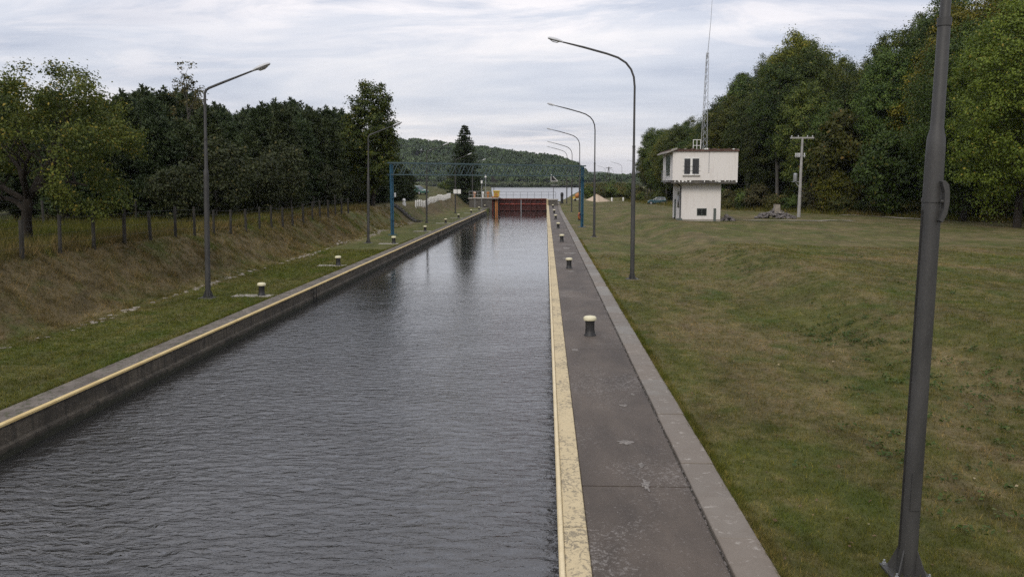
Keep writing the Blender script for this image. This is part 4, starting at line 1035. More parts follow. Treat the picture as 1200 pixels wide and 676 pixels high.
# drain stones at the toe of the bank
dr_ = thing('stone_drain', 'broken line of pale stones along the toe of the left bank', 'drain', (-13.9, 20, 0))
for i in range(520):
    y_ = 17 + 75 * rnd.random(); k = 0.5 + 0.5 * math.sin(y_ * 0.55 + 0.6 * math.sin(y_ * 0.23)) 
    if rnd.random() > 0.25 + 0.75 * k: continue
    x = -13.72 + 0.12 * math.sin(y_ * 0.3) + rnd.gauss(0, 0.13) - 0.012 * (y_ - 20); s = rnd.uniform(0.08, 0.22)
    o = link('stone', SP[i % 6], dr_, (x + 13.9, y_ - 20, H(x, y_) + s * 0.0)); o.scale = (s, s * rnd.uniform(.8, 1.6), s * 0.35); o.rotation_euler = (rnd.uniform(-.15, .15), rnd.uniform(-.15, .15), rnd.uniform(0, 6))

# ------------------------------------------------------------------ vegetation builders
def unit(n, r): v = r.normal(size=(n, 3)); return v / np.linalg.norm(v, axis=1, keepdims=True)
def quads(C, N, size, r, aspect=0.6, mat='leaf_wood', name='crown'):
    """leaf quads: centres C, approximate normals N"""
    n = len(C); N = N / np.maximum(np.linalg.norm(N, axis=1, keepdims=True), 1e-6)
    t = np.cross(N, unit(n, r)); t /= np.maximum(np.linalg.norm(t, axis=1, keepdims=True), 1e-6); b_ = np.cross(N, t)
    s = (size * r.uniform(0.6, 1.35, n))[:, None]
    a = t * s; c = b_ * s * aspect; cup = N * s * 0.22
    Vv = np.stack([C - a, C - c * 1.0 + cup, C + a, C + c + cup], 1).reshape(-1, 3)
    return np_mesh(name, Vv, np.arange(n * 4).reshape(n, 4), mat)
def limb(m, a, b_, r0, r1, r_, sag=0.15, k=5, n=6):
    a, b_ = Vector(a), Vector(b_); L = (b_ - a).length
    off = Vector((r_.uniform(-1, 1), r_.uniform(-1, 1), r_.uniform(0.2, 1))) * L * sag
    m.tube([a.lerp(b_, i / k) + off * math.sin(math.pi * i / k) * (1 - 0.3 * i / k) for i in range(k + 1)], [r0 + (r1 - r0) * i / k for i in range(k + 1)], n)
def broadleaf(seed, h, rad, low, ncl, per, leaf, mat, trunk_r, bark='bark', shape=1.0, clr=0.16, nl=16):
    r = np.random.default_rng(seed); r_ = random.Random(seed)
    d = unit(ncl, r); q = 0.35 + 0.65 * r.random(ncl) ** 0.55
    lob = unit(9, r); lump = 1 + 0.22 * np.clip((d @ lob.T).max(1) * 2.2 - 1.6, -1.0, 1.0)
    hz = (h - low) / 2
    taper = np.where(d[:, 2] > 0, 1 - 0.25 * d[:, 2] * shape, 1.0)
    C = np.stack([d[:, 0] * q * rad * lump * taper, d[:, 1] * q * rad * lump * taper, low + hz + d[:, 2] * q * hz * (0.9 + 0.1 * lump)], 1)
    cr = rad * clr * r.uniform(0.65, 1.4, ncl)
    idx = np.repeat(np.arange(ncl), per)
    off = r.normal(size=(len(idx), 3)) * np.array([1, 1, 0.62]); off *= (cr[idx] * 0.62)[:, None]
    Lc = C[idx] + off
    Nn = off / cr[idx][:, None] * 0.9 + (Lc - np.array([0, 0, low + hz * 0.8])) / rad * 0.5 + r.normal(size=Lc.shape) * 0.75 + np.array([0, 0, 0.35])
    crown = quads(Lc, Nn, leaf, r, 0.6, mat)
    m = MB(); th = low + hz * 1.15
    tp = [(0, 0, -0.3), (0.02 * h * r_.uniform(-1, 1), 0.02 * h * r_.uniform(-1, 1), th * 0.35), (0.03 * h * r_.uniform(-1, 1), 0.03 * h * r_.uniform(-1, 1), th * 0.7), (0.03 * h * r_.uniform(-1, 1), 0.03 * h * r_.uniform(-1, 1), th * 1.15)]
    m.tube(tp, [trunk_r * 1.25, trunk_r * 0.9, trunk_r * 0.6, trunk_r * 0.25], 9)
    for i in range(nl):
        c = C[r_.randrange(ncl)]; zz = min(max(c[2] - abs(r_.uniform(0.15, 0.35)) * math.hypot(c[0], c[1]) - 0.1 * h, low * 0.55), th)
        f = zz / (th * 1.15); k = min(int(f * 3), 2); st = Vector(tp[k]).lerp(Vector(tp[k + 1]), min(max(f * 3 - k, 0), 1))
        limb(m, st, c, trunk_r * r_.uniform(0.25, 0.42), trunk_r * 0.05, r_)
    return crown, m.mesh('trunk', bark, True)
def pine(seed, h, rad, ntuft, mat='needle', per=9, nl=0.34, up=0.9, low=0.03, power=0.60):
    r = np.random.default_rng(seed); r_ = random.Random(seed)
    nbr = int(ntuft / 14); C = []; D = []
    m = MB(); m.tube([(0, 0, -0.3), (0.1 * r_.uniform(-1, 1), 0.1 * r_.uniform(-1, 1), h * 0.5), (0, 0, h * 0.97)], [0.022 * h, 0.014 * h, 0.004 * h], 8)
    for i in range(nbr):
        f = low + (0.97 - low) * (r_.random() ** 0.85); z = f * h; a = r_.uniform(0, 2 * math.pi)
        L = rad * ((1 - f) ** power * 1.0 + 0.05) * r_.uniform(0.6, 1.12)
        tip = Vector((L * math.cos(a), L * math.sin(a), z + L * r_.uniform(0.05, 0.5) * up))
        if i % 3 == 0: limb(m, (0, 0, z), tip, 0.006 * h * (1.1 - f), 0.006, r_, 0.05, 3, 5)
        for k in range(14):
            q = r_.uniform(0.3, 1.0); p = Vector((0, 0, z)).lerp(tip, q); s = 0.10 * rad
            C.append((p.x + r_.gauss(0, s), p.y + r_.gauss(0, s), p.z + r_.gauss(0, s * 0.8)))
            D.append((math.cos(a) * 0.6, math.sin(a) * 0.6, 0.4 + up * 0.9))
    for k in range(9):                      # upright shoots above the crown, the leader tallest
        a = r_.uniform(0, 6.28); q = 0 if k == 0 else rad * r_.uniform(0.15, 0.6); zb = h * (0.97 if k == 0 else 0.93 - 0.3 * q / rad)
        top = zb + (0.10 * h if k == 0 else r_.uniform(0.03, 0.08) * h)
        m.tube([(q * math.cos(a), q * math.sin(a), zb - 0.3), (q * math.cos(a), q * math.sin(a), top)], [0.03, 0.01], 5)
        for j in range(12):
            C.append((q * math.cos(a) + r_.gauss(0, .05), q * math.sin(a) + r_.gauss(0, .05), zb + (top - zb) * (j / 12.0))); D.append((0, 0, 0.9))
    C = np.array(C); D = np.array(D); n = len(C); idx = np.repeat(np.arange(n), per)
    dirs = D[idx] * 0.8 + unit(len(idx), r) * 0.9; dirs /= np.linalg.norm(dirs, axis=1, keepdims=True)
    w_ = np.cross(dirs, unit(len(idx), r)); w_ /= np.linalg.norm(w_, axis=1, keepdims=True)
    ln = (nl * r.uniform(0.6, 1.25, len(idx)))[:, None]; A = C[idx] + r.normal(size=(len(idx), 3)) * 0.03
    wd = 0.16 * ln
    Vv = np.stack([A, A + dirs * ln * 0.5 - w_ * wd, A + dirs * ln, A + dirs * ln * 0.5 + w_ * wd], 1).reshape(-1, 3)
    return np_mesh('crown', Vv, np.arange(len(idx) * 4).reshape(-1, 4), mat), m.mesh('trunk', 'bark', True)
def spruce(seed, h, rad, mat='needle'):
    r = np.random.default_rng(seed); r_ = random.Random(seed); C = []; D = []
    m = MB(); m.tube([(0, 0, -0.3), (0, 0, h * 0.99)], [0.018 * h, 0.01], 8)
    nw = 34
    for i in range(nw):
        f = i / nw; z = h * (0.03 + 0.95 * f); Lr = rad * (1 - f) ** 0.72 * (0.82 + 0.18 * min(1, f * 4)) + 0.10
        for k in range(16):
            a = r_.uniform(0, 6.28); L = Lr * r_.uniform(0.72, 1.1)
            for q in np.arange(0.15, 1.0, max(0.06, 0.16 / L)):
                C.append((L * q * math.cos(a) + r_.gauss(0, .06), L * q * math.sin(a) + r_.gauss(0, .06), z - L * 0.32 * q + 0.22 * L * q * q + r_.gauss(0, .05))); D.append((math.cos(a), math.sin(a), -0.35))
    C = np.array(C); D = np.array(D); per = 6; idx = np.repeat(np.arange(len(C)), per)
    dirs = D[idx] + unit(len(idx), r) * 0.9; dirs /= np.linalg.norm(dirs, axis=1, keepdims=True)
    w_ = np.cross(dirs, unit(len(idx), r)); w_ /= np.linalg.norm(w_, axis=1, keepdims=True); ln = (0.34 * r.uniform(.6, 1.2, len(idx)))[:, None]
    A = C[idx]; Vv = np.stack([A, A + dirs * ln * .5 - w_ * ln * .2, A + dirs * ln, A + dirs * ln * .5 + w_ * ln * .2], 1).reshape(-1, 3)
    return np_mesh('crown', Vv, np.arange(len(idx) * 4).reshape(-1, 4), mat), m.mesh('trunk', 'bark', True)
def plant(name, meshes, label, cat, x, y, s=1.0, rz=None, tint=(1, 1, 1), group=None, sz=None, z=None):
    t = thing(name, label, cat, (x, y, H(x, y) if z is None else z), rnd.uniform(0, 6.28) if rz is None else rz, group)
    t.scale = (s, s, s if sz is None else sz)
    c = link('crown', meshes[0], t); c.color = (*tint, 1)
    if meshes[1]: link('trunk', meshes[1], t)
    return t
def tint(a=0.18, warm=0.1):
    b_ = 1 + rnd.uniform(-a, a); w_ = rnd.uniform(-warm, warm); return (b_ * (1 + w_), b_, b_ * (1 - w_ * 0.5))

def proj(p):
    d = _M.transposed() @ (Vector(p) - Vector((0, 0, CAM_Z)))
    return 600 + F * d.x / -d.z, 338 - F * d.y / -d.z
def fit_height(x, y, v):
    '''height that brings a tree standing at x, y up to image row v'''
    u = proj((x, y, 4))[0]; return P(u, v, y).z - H(x, y), u
# walnut beyond the fence on the left
wb = (-19.6, 31.5)
r = np.random.default_rng(5); r_ = random.Random(5)
def walnut():
    m = MB()
    fork = Vector((0.15, 0, 1.75)); m.tube([(-0.05, 0, -0.3), (0.0, 0, 0.1), (0.03, 0, 0.9), fork], [0.30, 0.22, 0.18, 0.17], 10)
    mains = [((0.15, 0, 1.7), (-0.25, 0.2, 2.9), (-1.6, 0.5, 4.1)), ((0.15, 0, 1.7), (1.2, -0.2, 2.25), (2.6, -0.3, 2.2)), ((0.5, -0.05, 1.95), (1.3, 0.1, 3.2), (1.9, 0.1, 4.4)),
             ((0.1, 0, 1.6), (-1.2, -0.5, 2.4), (-2.6, -0.7, 2.7)), ((0.1, 0.1, 1.7), (0.4, 1.2, 3.2), (0.5, 1.9, 4.8)), ((0.0, 0.0, 1.3), (-0.8, 0.3, 1.7), (-1.9, 0.5, 1.5)), ((0.1, 0, 1.7), (0.8, -1.2, 2.6), (1.6, -2.0, 3.3))]
    ends = []
    for a, b_, c in mains:
        m.tube([Vector(a), Vector(a).lerp(Vector(b_), .5) + Vector((0, 0, .08)), Vector(b_), Vector(b_).lerp(Vector(c), .5) + Vector((0, 0, .12)), Vector(c)], [0.12, 0.10, 0.085, 0.06, 0.03], 8)
        for k in range(7):
            st = Vector(b_).lerp(Vector(c), r_.uniform(-0.3, 1.0)); e = st + Vector((r_.uniform(-1.3, 1.3), r_.uniform(-1.2, 1.2), r_.uniform(-0.3, 1.6)))
            limb(m, st, e, 0.035, 0.008, r_, 0.15, 4, 5)
    cl = []
    while len(cl) < 235:
        d = Vector((r_.gauss(0, 1), r_.gauss(0, 1), r_.gauss(0, 1))).normalized(); q = 0.45 + 0.55 * r_.random() ** 0.5
        p = Vector((d.x * 3.3 * q + 1.0, d.y * 3.0 * q, 3.85 + d.z * 2.75 * q))
        if p.x < 0.3: p.z -= 0.30 * (0.3 - p.x) if p.z > 3.2 else 0
        if p.x > 2.2 and p.z < 3.2: p.z -= 0.9 * (p.x - 2.2)          # right-hand boughs droop
        if p.z < 1.0: continue
        if p.x < 1.7 and p.z < 2.9 and r_.random() < 0.93: continue   # open round the trunk
        if p.y < 0.8 and abs(p.x - 0.3) < 1.5 and p.z < 3.7 and r_.random() < 0.93: continue
        if math.sin(p.x * 2.1 + 1.0) * math.sin(p.z * 2.3) * math.sin(p.y * 1.6 + 0.5) > 0.13: continue
        cl.append((p.x, p.y, p.z))
    C = np.array(cl); per = 125; idx = np.repeat(np.arange(len(C)), per); off = r.normal(size=(len(idx), 3)) * np.array([.22, .22, .15])
    Lc = C[idx] + off; Nn = off * 2 + (Lc - np.array([0.5, 0, 3.2])) * 0.12 + r.normal(size=Lc.shape) * 0.7 + np.array([0, 0, .4])
    return quads(Lc, Nn, 0.058, r, 0.5, 'leaf_walnut'), m.mesh('trunk', 'bark', True)
plant('walnut_tree', walnut(), 'spreading yellow-green walnut tree behind the fence on the far left', 'tree', wb[0], wb[1], 1.0, 0.0)
# left pines
PN = [pine(31, 9.5, 2.7, 3000), pine(32, 9.0, 2.9, 3000), pine(33, 10.0, 2.5, 2800)]
ol = [broadleaf(41, 5.2, 2.1, 0.4, 110, 70, 0.10, 'leaf_olive', 0.07, 'palebark', 0.6, 0.2), broadleaf(42, 4.6, 1.9, 0.3, 100, 70, 0.10, 'leaf_olive', 0.06, 'palebark', 0.6, 0.2)]
PNH = [10.1, 9.6, 10.7]
plm = [(165, 'dark pine just right of the walnut tree, behind the left fence'), (232, 'dark pine straight behind the first left lamp pole'), (268, 'dark pine a little right of the first left lamp pole'), (310, 'front pine about midway between the first and second left lamps'), (345, 'bushy front pine left of the tall leafy tree'), (385, 'dark front pine just left of the second left lamp pole'), (450, 'last dark pine, closest to the left gantry column')]
def pine_label(u, row):
    if row == 0:
        for i, (uu, l) in enumerate(plm):
            if abs(u - uu) < 16: plm.pop(i); return l, 'dark pines behind the left fence, front row'
        return 'dark green pine in the front row of the wood behind the left fence', 'dark pines behind the left fence, front row'
    return 'dark green pine standing deeper in the wood behind the left fence', 'dark pines behind the left fence, back rows'
k = 0
for row, (x0, ya, yb, st) in enumerate([(-22.5, 50, 122, 3.6), (-26.0, 46, 124, 3.8), (-30.5, 44, 128, 4.2), (-36, 42, 132, 5.0)]):
    yy = ya
    while yy < yb:
        x = x0 + rnd.uniform(-1.1, 1.1) + 0.045 * (yy - 50)
        u = proj((x, yy, 4))[0]
        vt = np.interp(u, [-60, 150, 190, 240, 300, 340, 370, 400, 440], [110, 108, 98, 112, 122, 106, 112, 128, 175]) + rnd.uniform(-4, 26) + (14 if row == 0 else 0)
        th_ = fit_height(x, yy, vt)[0]; hs_ = th_ / PNH[k % 3]
        if not (abs(yy - 87) < 3 and row == 0):
            lab, gg = pine_label(u, row)
            t = plant('pine_tree', PN[k % 3], lab, 'tree', x, yy, min(max(hs_, 0.75), 1.25), None, tint(0.14, 0.06), gg, hs_)
        k += 1; yy += st * rnd.uniform(0.8, 1.25)
for i, (x, y_, s) in enumerate([(-20.3, 52, 1.0), (-19.7, 58, 0.95), (-20.2, 64, 1.05), (-19.9, 45.5, 0.75), (-19.6, 76, 0.8), (-19.5, 84, 0.7)]):
    plant('olive_shrub', ol[i % 2], ['olive-brown thin shrub behind the fence just left of the first left lamp pole', 'olive-brown thin shrub behind the fence right of the first left lamp pole', 'tallest olive-brown shrub in front of the dark pines', 'low olive shrub between the walnut tree and the pines', 'small olive shrub near the second left lamp', 'smallest olive shrub beyond the second left lamp'][i], 'shrub', x, y_, s, None, (0.60, 0.72, 0.6))
lime = broadleaf(51, 12.8, 3.1, 1.0, 330, 95, 0.115, 'leaf_walnut', 0.22, 'bark', 1.2, 0.15)
plant('lime_tree', lime, 'tall rounded leafy tree rising above the pines beside the second left lamp', 'tree', -17.9, 88.0, 1.0, None, (0.62, 0.68, 0.6))
birch = broadleaf(52, 11.8, 1.4, 5.5, 60, 22, 0.10, 'leaf_olive', 0.09, 'palebark', 1.2, 0.2)
plant('birch_tree', birch, 'sparse pale birch top showing above the pines near the first left lamp', 'tree', -27.6, 66.0, 0.98, None, (1.3, 1.2, 1.1))
spr = spruce(61, 14.8, 4.3)
plant('spruce_tree', spr, 'tall dark conical spruce standing alone at the far end of the left bank', 'tree', P(545, 230, 162).x, 162, 1.0, None, (0.75, 0.8, 0.8), None, 1.0)
# bushes at the far left end
BU = [broadleaf(71, 2.4, 1.6, 0.05, 70, 70, 0.10, 'leaf_wood', 0.05, 'bark', 0.5, 0.24, 8), broadleaf(72, 3.0, 1.4, 0.05, 70, 70, 0.10, 'leaf_olive', 0.05, 'bark', 0.5, 0.24, 8), broadleaf(73, 2.0, 1.7, 0.02, 70, 70, 0.09, 'hedge', 0.04, 'bark', 0.4, 0.24, 8)]
for i in range(9):
    x = -24 + rnd.uniform(-3, 8); y_ = 185 + i * 7
    plant('bush', BU[i % 2], 'low dark bush on the far left shore below the wooded hill', 'bush', min(x, float(lake_lo(y_)) - 3), y_, rnd.uniform(0.9, 1.6), None, tint(), 'bushes on the far left shore')
# right-hand woods
FT = [broadleaf(81, 21, 4.6, 3.2, 330, 140, 0.122, 'leaf_wood', 0.26, 'palebark', 1.0, 0.15, 18), broadleaf(82, 20, 4.2, 1.8, 310, 140, 0.122, 'leaf_wood', 0.24, 'bark', 1.2, 0.16, 18),
      broadleaf(83, 22, 5.0, 4.5, 350, 140, 0.125, 'leaf_wood', 0.28, 'bark', 0.8, 0.15, 18), broadleaf(84, 19, 3.9, 1.2, 300, 140, 0.118, 'leaf_wood', 0.22, 'palebark', 1.3, 0.17, 18), broadleaf(85, 23, 4.4, 6.5, 300, 140, 0.125, 'leaf_wood', 0.27, 'palebark', 1.0, 0.16, 18)]
edge = [(22.5, 214), (24.5, 185), (27, 158), (29.5, 138), (33, 121), (38, 112), (43.5, 102), (47, 92), (50.5, 82), (55, 70), (60, 56), (66, 42)]
def along(off, step, jit):
    pts = [Vector((a, b_)) for a, b_ in edge]; out = []; acc = 0.0
    for a, b_ in zip(pts, pts[1:]):
        d = (b_ - a); L = d.length; d.normalize(); nn = Vector((-d.y, d.x)); q = -acc
        while True:
            q += step * rnd.uniform(0.75, 1.25)
            if q > L: break
            out.append(a + d * q + nn * (off + rnd.uniform(-jit, jit)))
        acc = 0
    return out
FTH = [21, 20, 22, 19, 23]
FU = [720, 735, 750, 770, 800, 834, 840, 862, 868, 885, 900, 928, 942, 955, 985, 996, 1012, 1020, 1045, 1052, 1065, 1090, 1110, 1150, 1200, 1400]
FV = [205, 165, 150, 142, 140, 136, 108, 106, 78, 70, 48, 40, 42, 62, 66, 58, 54, 44, 40, 22, 18, -4, -16, -30, -45, -70]
wlm = [(742, 'leftmost tree of the right-hand woods, seen beside the second right lamp pole'), (778, 'woodland tree showing just left of the control house'), (875, 'woodland tree showing just right of the control house'), (908, 'woodland tree directly behind the rubble heap'), (938, 'woodland tree directly behind the utility pole'), (1020, 'front woodland tree midway between the utility pole and the nearest lamp pole'), (1075, 'front woodland tree just left of the nearest lamp pole'), (1120, 'front woodland tree just right of the nearest lamp pole')]
def wood_label(u, row):
    if row == 0:
        for i, (uu, l) in enumerate(wlm):
            if abs(u - uu) < 14: wlm.pop(i); return l, 'right woods, front row'
        return 'tall green broadleaf tree in the front row of the right-hand woods', 'right woods, front row'
    return 'tall green broadleaf tree in the depth of the right-hand woods', 'right woods, back rows'
k = 0
for row, (off, st, hs_) in enumerate([(0.5, 5.2, 0.84), (6.0, 5.8, 1.0), (12, 6.5, 1.10), (19, 8.5, 1.12)]):
    for p in along(off, st, 1.2):
        u = proj((p.x, p.y, 5))[0]
        vt = np.interp(u, FU, FV) + (0.4 if u < 875 else 1.0) * (rnd.uniform(6, 70) if row == 0 else rnd.uniform(-8, 30) if row < 3 else rnd.uniform(-4, 22))
        th_ = fit_height(p.x, p.y, vt)[0]; pi_ = (4, 0, 2, 4, 3)[k % 5] if row == 0 else (k * 3 + row) % 5; q = FTH[pi_]; th_ = min(max(th_, 11), 34); sz_ = th_ / q
        lab, gg = wood_label(u, row)
        tn = tint(0.28, 0.16) if row else tint(0.34, 0.2); q_ = rnd.random()
        if q_ < 0.16: tn = (tn[0] * 1.35, tn[1] * 1.12, tn[2] * 0.6)
        elif q_ < 0.34: tn = (tn[0] * 0.62, tn[1] * 0.72, tn[2] * 0.72)
        plant('forest_tree', FT[pi_], lab, 'tree', p.x, p.y, min(max(sz_, 0.72), 1.0) * rnd.uniform(0.85, 1.1), None, tn, gg, sz_); k += 1
LT = [broadleaf(91, 17, 5.2, 1.0, 420, 170, 0.095, 'leaf_lime', 0.25, 'bark', 0.8, 0.15, 20), broadleaf(92, 9, 3.4, 0.3, 220, 60, 0.16, 'leaf_lime', 0.12, 'bark', 0.8, 0.18, 14)]
plant('ash_tree', LT[0], 'bright yellow-green tree with drooping boughs at the right edge of the picture', 'tree', 39.6, 73.5, 1.12, 0.6, (1.45, 1.3, 0.9))
plant('ash_tree', LT[0], 'tall light green tree behind the nearest lamp pole at the edge of the woods', 'tree', 41.5, 87.0, 1.15, 2.2, (0.62, 0.66, 0.6))
plant('ash_tree', LT[1], 'small yellow-orange autumn tree right of the utility pole', 'tree', P(975, 240, 108).x, 108, 0.62, 1.0, (1.25, 0.85, 0.5))
plant('ash_tree', LT[1], 'rusty orange-tinged tree crown in the middle of the woods', 'tree', P(1000, 240, 108).x, 109, 1.45, 3.0, (0.75, 0.52, 0.42))
plant('ash_tree', LT[1], 'light green young tree at the wood edge left of the nearest lamp pole', 'tree', P(1045, 250, 99).x, 99, 1.1, 4.0, (0.55, 0.6, 0.55))
for i, p in enumerate(along(-3.2, 3.4, 1.0)):
    if p.y > 205 or (abs(p.x - cp.x) < 6 and p.y < cp.y + 4 and p.y > 140): continue
    plant('bush', BU[i % 3], 'low bush along the foot of the right-hand woods', 'bush', p.x, p.y, rnd.uniform(0.65, 1.25), None, tint(0.25, 0.15), 'bushes along the right woods')
for off, st in ((5.5, 4.0), (13.0, 5.0)):
    for i, p in enumerate(along(off, st, 1.4)):
        plant('undergrowth_bush', BU[i % 2], 'dark undergrowth bush inside the right-hand woods', 'bush', p.x, p.y, rnd.uniform(1.4, 2.2), None, tint(0.2, 0.1), 'undergrowth inside the right woods')
# hedge and brush beyond the sand heap
for i, (u, YY, s) in enumerate([(690, 225, 1.3), (696, 232, 1.5), (702, 228, 1.3), (708, 236, 1.5), (714, 230, 1.35), (720, 240, 1.5), (726, 234, 1.4), (732, 242, 1.5), (738, 238, 1.5), (745, 246, 1.5), (693, 262, 1.7), (704, 270, 1.7), (716, 275, 1.7), (728, 272, 1.7)]):
    p = P(u, 225, YY); plant('hedge_bush', BU[2 if i % 4 else 0], 'yellow-green hedge bush behind the sand heap', 'bush', p.x, YY, s, None, tint(0.15, 0.08), 'hedge behind the sand heap')

# ------------------------------------------------------------------ far hill and woods
px = np.array([-900, -420, -230, -156, -117, -63, -32, -9, 13, 34, 42, 47, 52, 110, 400]); pz = np.array([42, 47, 46, 43, 39, 33, 28.5, 26, 23.5, 17, 9, 3.5, 0, 0, 0.0])
def hill_h(x, y): return np.interp(x, px, pz) * ss(892, 1010, y) * (1 - 0.7 * ss(1080, 1500, y)) + 0.6
hx = np.arange(-900, 420, 12.0); hy = np.concatenate([np.arange(885, 1100, 10.0), np.arange(1100, 1650, 60.0)])
X, Yg = np.meshgrid(hx, hy); Z = hill_h(X, Yg) + 1.2 * np.sin(X * 0.07) * np.sin(Yg * 0.05) * ss(900, 1000, Yg); Z[0, :] = -1.5
nx, ny = len(hx), len(hy); ii, jj = np.meshgrid(np.arange(nx - 1), np.arange(ny - 1)); b0 = (jj * nx + ii).ravel()
kind(link('hill', np_mesh('hill', np.stack([X.ravel(), Yg.ravel(), Z.ravel()], 1), np.stack([b0, b0 + 1, b0 + nx + 1, b0 + nx], 1), 'hillsoil')), 'structure')
r = np.random.default_rng(99)
def canopy(name, n, xr, yr, rad, hh, leaf, per, mat, zf, label, cat):
    cx = r.uniform(*xr, n); cy = r.uniform(*yr, n); ch = hh * r.uniform(0.75, 1.2, n); cz = zf(cx, cy)
    idx = np.repeat(np.arange(n), per); d = unit(len(idx), r); d[:, 2] = np.abs(d[:, 2]) * 1.0 - 0.25
    rr = rad * r.uniform(0.75, 1.25, n)
    Lc = np.stack([cx[idx] + d[:, 0] * rr[idx], cy[idx] + d[:, 1] * rr[idx], cz[idx] + ch[idx] * (0.62 + 0.38 * d[:, 2])], 1) + r.normal(size=(len(idx), 3)) * rad * 0.10
    o = link(name, quads(Lc, d + r.normal(size=d.shape) * 0.45, leaf, r, 0.8, mat, name)); o['label'] = label; o['category'] = cat
    return kind(o, 'stuff')
canopy('far_wood', 2600, (-420, 56), (898, 1060), 4.6, 12.5, 1.25, 85, 'leaf_hill', hill_h, 'dense green wood covering the hill beyond the lake', 'wood')
canopy('shore_scrub', 420, (-260, 110), (884, 897), 3.0, 5.5, 0.8, 50, 'reed', lambda a, b_: np.full(a.shape, 0.3), 'pale green scrub and reeds along the far lake shore', 'reeds')
canopy('distant_wood', 700, (60, 520), (900, 1500), 7.0, 13.0, 2.0, 60, 'leaf_hill', lambda a, b_: np.full(a.shape, 1.0), 'distant low woods on the plain right of the lake', 'wood')
canopy('side_wood', 700, (-900, -190), (330, 620), 6.5, 13.0, 1.6, 60, 'leaf_hill', lambda a, b_: hgt(a, b_), 'distant wood on the plain behind the left trees', 'wood')
rx = np.arange(-2600, 2600, 40.0); ry = np.arange(2300, 2900, 60.0); X, Yg = np.meshgrid(rx, ry)
Z = (26 + 9 * np.sin(X * 0.004 + 1) + 5 * np.sin(X * 0.013) + 2.5 * np.sin(X * 0.05)) * ss(2300, 2560, Yg) - 1
nx, ny = len(rx), len(ry); ii, jj = np.meshgrid(np.arange(nx - 1), np.arange(ny - 1)); b0 = (jj * nx + ii).ravel()
kind(link('far_hills', np_mesh('far_hills', np.stack([X.ravel(), Yg.ravel(), Z.ravel()], 1), np.stack([b0, b0 + 1, b0 + nx + 1, b0 + nx], 1), 'hillsoil')), 'structure')

# ------------------------------------------------------------------ grass
def blades(name, x, y, hh, wd, spread, per, seed):
    r = np.random.default_rng(seed); n = len(x); idx = np.repeat(np.arange(n), per); N = len(idx)
    bx = x[idx] + r.normal(size=N) * spread; by = y[idx] + r.normal(size=N) * spread; bz_ = hgt(bx, by) - 0.005
    a = r.uniform(0, 2 * np.pi, N); h_ = hh[idx] * r.uniform(0.5, 1.2, N); ln = h_ * r.uniform(0.2, 0.9, N); la = r.uniform(0, 2 * np.pi, N)
    w_ = wd * r.uniform(0.6, 1.3, N) * (0.5 + 0.5 * np.clip(by / 18.0, 0.6, 3.0))
    B = np.stack([bx, by, bz_], 1); s = np.stack([np.cos(a) * w_, np.sin(a) * w_, np.zeros(N)], 1)
    T = B + np.stack([np.cos(la) * ln, np.sin(la) * ln, h_], 1)
    me = np_mesh(name, np.stack([B - s, B + s, T], 1).reshape(-1, 3), np.arange(N * 3).reshape(N, 3), 'blade')
    o = link(name, me); return kind(o, 'stuff')
r = np.random.default_rng(123)
# right lawn: denser near the camera
n = 105000; yv = 4.5 + 46 * r.random(n) ** 1.75; xv = 2.56 + r.random(n) * (1.2 + yv * 0.66)
o = blades('lawn_grass', xv, yv, 0.05 * r.uniform(0.5, 1.7, n), 0.0055, 0.035, 4, 1); tag(o, 'short mown grass of the right lawn with dry brown patches', 'grass')
n = 26000; yv = 14 + 40 * r.random(n) ** 1.6; xv = -10.12 - r.random(n) * 3.8
o = blades('verge_grass', xv, yv, 0.055 * r.uniform(0.5, 1.6, n), 0.007, 0.03, 4, 2); tag(o, 'short green grass verge beside the left lock wall', 'grass')
n = 26000; yv = 14 + 55 * r.random(n) ** 1.4; xv = -14.0 - r.random(n) * 3.0
o = blades('bank_grass', xv, yv, 0.065 * r.uniform(0.4, 1.6, n), 0.007, 0.04, 4, 3); tag(o, 'dry brown matted grass on the slope of the left bank', 'grass')
n = 26000; yv = 22 + 60 * r.random(n) ** 1.3; xv = -16.9 - 12 * r.random(n) ** 1.4
o = blades('tall_grass', xv, yv, 0.38 * r.uniform(0.4, 1.5, n), 0.009, 0.10, 4, 4); tag(o, 'tall unmown grass behind the left fence', 'grass')
# grass creeping over kerb edges
n = 9000; yv = 5 + 60 * r.random(n) ** 1.6; xv = np.where(r.random(n) < 0.6, 2.54 + np.abs(r.normal(size=n)) * 0.05, -10.08 - np.abs(r.normal(size=n)) * 0.05)
o = blades('edge_grass', xv, yv, np.full(n, 0.085), 0.006, 0.02, 4, 5); tag(o, 'fringe of longer grass along the wall and curb edges', 'grass')
# leafy weeds in the dip of the right lawn
pts = []
for cu, cv, k in [(985, 380, 60), (1010, 405, 60), (1040, 525, 30), (1110, 560, 18), (1170, 450, 30), (1130, 465, 40), (1185, 520, 25), (960, 395, 40), (1035, 460, 25), (850, 300, 50), (880, 315, 40), (1180, 445, 40), (1105, 445, 20), (1000, 300, 30), (1080, 335, 30), (1150, 600, 20)]:
    g = GT(cu, cv)
    for _ in range(k // 2): pts.append((g.x + rnd.gauss(0, 0.6), g.y + rnd.gauss(0, 1.2)))
pts = np.array(pts); idx = np.repeat(np.arange(len(pts)), 12)
wx = pts[idx, 0] + r.normal(size=len(idx)) * 0.07; wy = pts[idx, 1] + r.normal(size=len(idx)) * 0.07
C = np.stack([wx, wy, hgt(wx, wy) + r.uniform(0.02, 0.09, len(idx))], 1)
Nn = r.normal(size=C.shape) * 0.5 + np.array([0, 0, 1.0])
o = kind(link('weeds', quads(C, Nn, 0.035, r, 0.6, 'weed', 'weeds')), 'stuff'); tag(o, 'low green leafy weeds scattered in the dip of the right lawn', 'weeds')

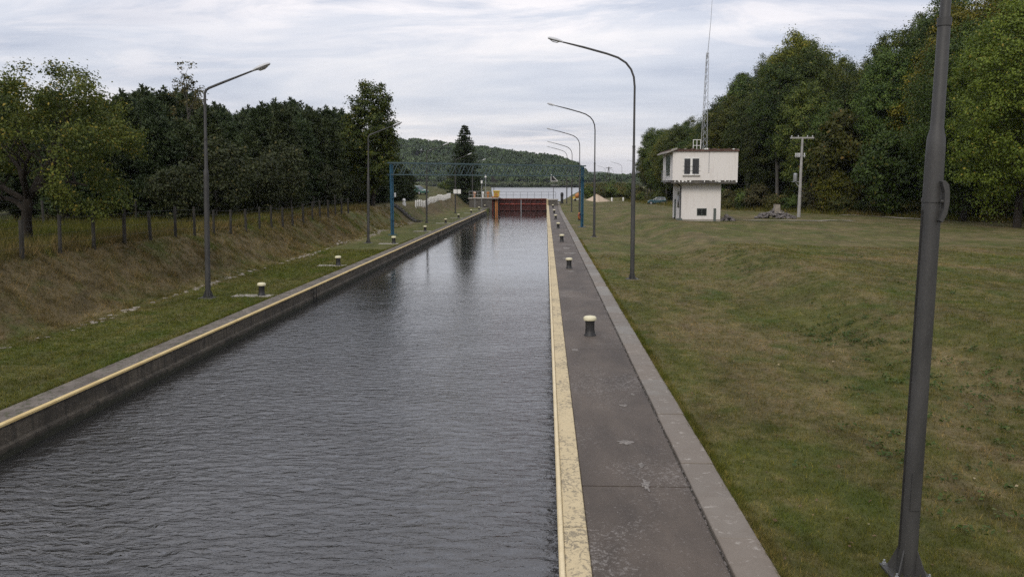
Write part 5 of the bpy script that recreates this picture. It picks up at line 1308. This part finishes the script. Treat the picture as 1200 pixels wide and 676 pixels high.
# dead leaves on the lawn, dry tufts on the bank, rough grass at the foot of the woods
n = 900; yv = 5 + 35 * r.random(n) ** 1.5; xv = 2.6 + r.random(n) * (1.2 + yv * 0.62)
C = np.stack([xv, yv, hgt(xv, yv) + 0.035], 1)
MAT['dead'] = m_leaf('fallen_leaf', (0.09, 0.055, 0.025), (0.22, 0.15, 0.07), (0.34, 0.27, 0.16), 0.85)
o = kind(link('fallen_leaves', quads(C, r.normal(size=C.shape) * 0.35 + np.array([0, 0, 1.0]), 0.028, r, 0.65, 'dead', 'fallen_leaves')), 'stuff'); tag(o, 'scattered brown fallen leaves on the right lawn', 'leaves')
n = 420; cx = -14.2 - 2.9 * r.random(n); cy = 15 + 75 * r.random(n) ** 1.2; idx = np.repeat(np.arange(n), 26)
o = blades('dry_tufts', cx[idx] + r.normal(size=len(idx)) * 0.12, cy[idx] + r.normal(size=len(idx)) * 0.16, 0.20 * r.uniform(0.4, 1.5, len(idx)), 0.007, 0.03, 2, 6); tag(o, 'tufts of dry longer grass on the left bank', 'grass')
ex = []; ey = []
for _ in range(15000):
    q = r.random() * (len(edge) - 1); i = int(q); f = q - i
    ex.append(edge[i][0] * (1 - f) + edge[i + 1][0] * f - 2.0 + r.normal() * 1.6); ey.append(edge[i][1] * (1 - f) + edge[i + 1][1] * f - 3.0 + r.normal() * 1.6)
o = blades('wood_edge_grass', np.array(ex), np.array(ey), 0.55 * r.uniform(0.4, 1.5, 15000), 0.014, 0.2, 4, 7); tag(o, 'rough tall grass along the foot of the right-hand woods', 'grass')

# ------------------------------------------------------------------ haze
hm = new_mat('air_haze'); t = NT(hm)
pv = t.n('ShaderNodeVolumePrincipled'); pv.inputs['Color'].default_value = (0.86, 0.90, 0.96, 1); pv.inputs['Density'].default_value = 0.00006; pv.inputs['Anisotropy'].default_value = 0.2
ho = t.n('ShaderNodeOutputMaterial'); t.l(pv.outputs[0], ho.inputs['Volume'])
m = MB(); m.box(-3100, 3100, -130, 3100, -4.5, 90); kind(m.build('haze', hm), 'stuff')
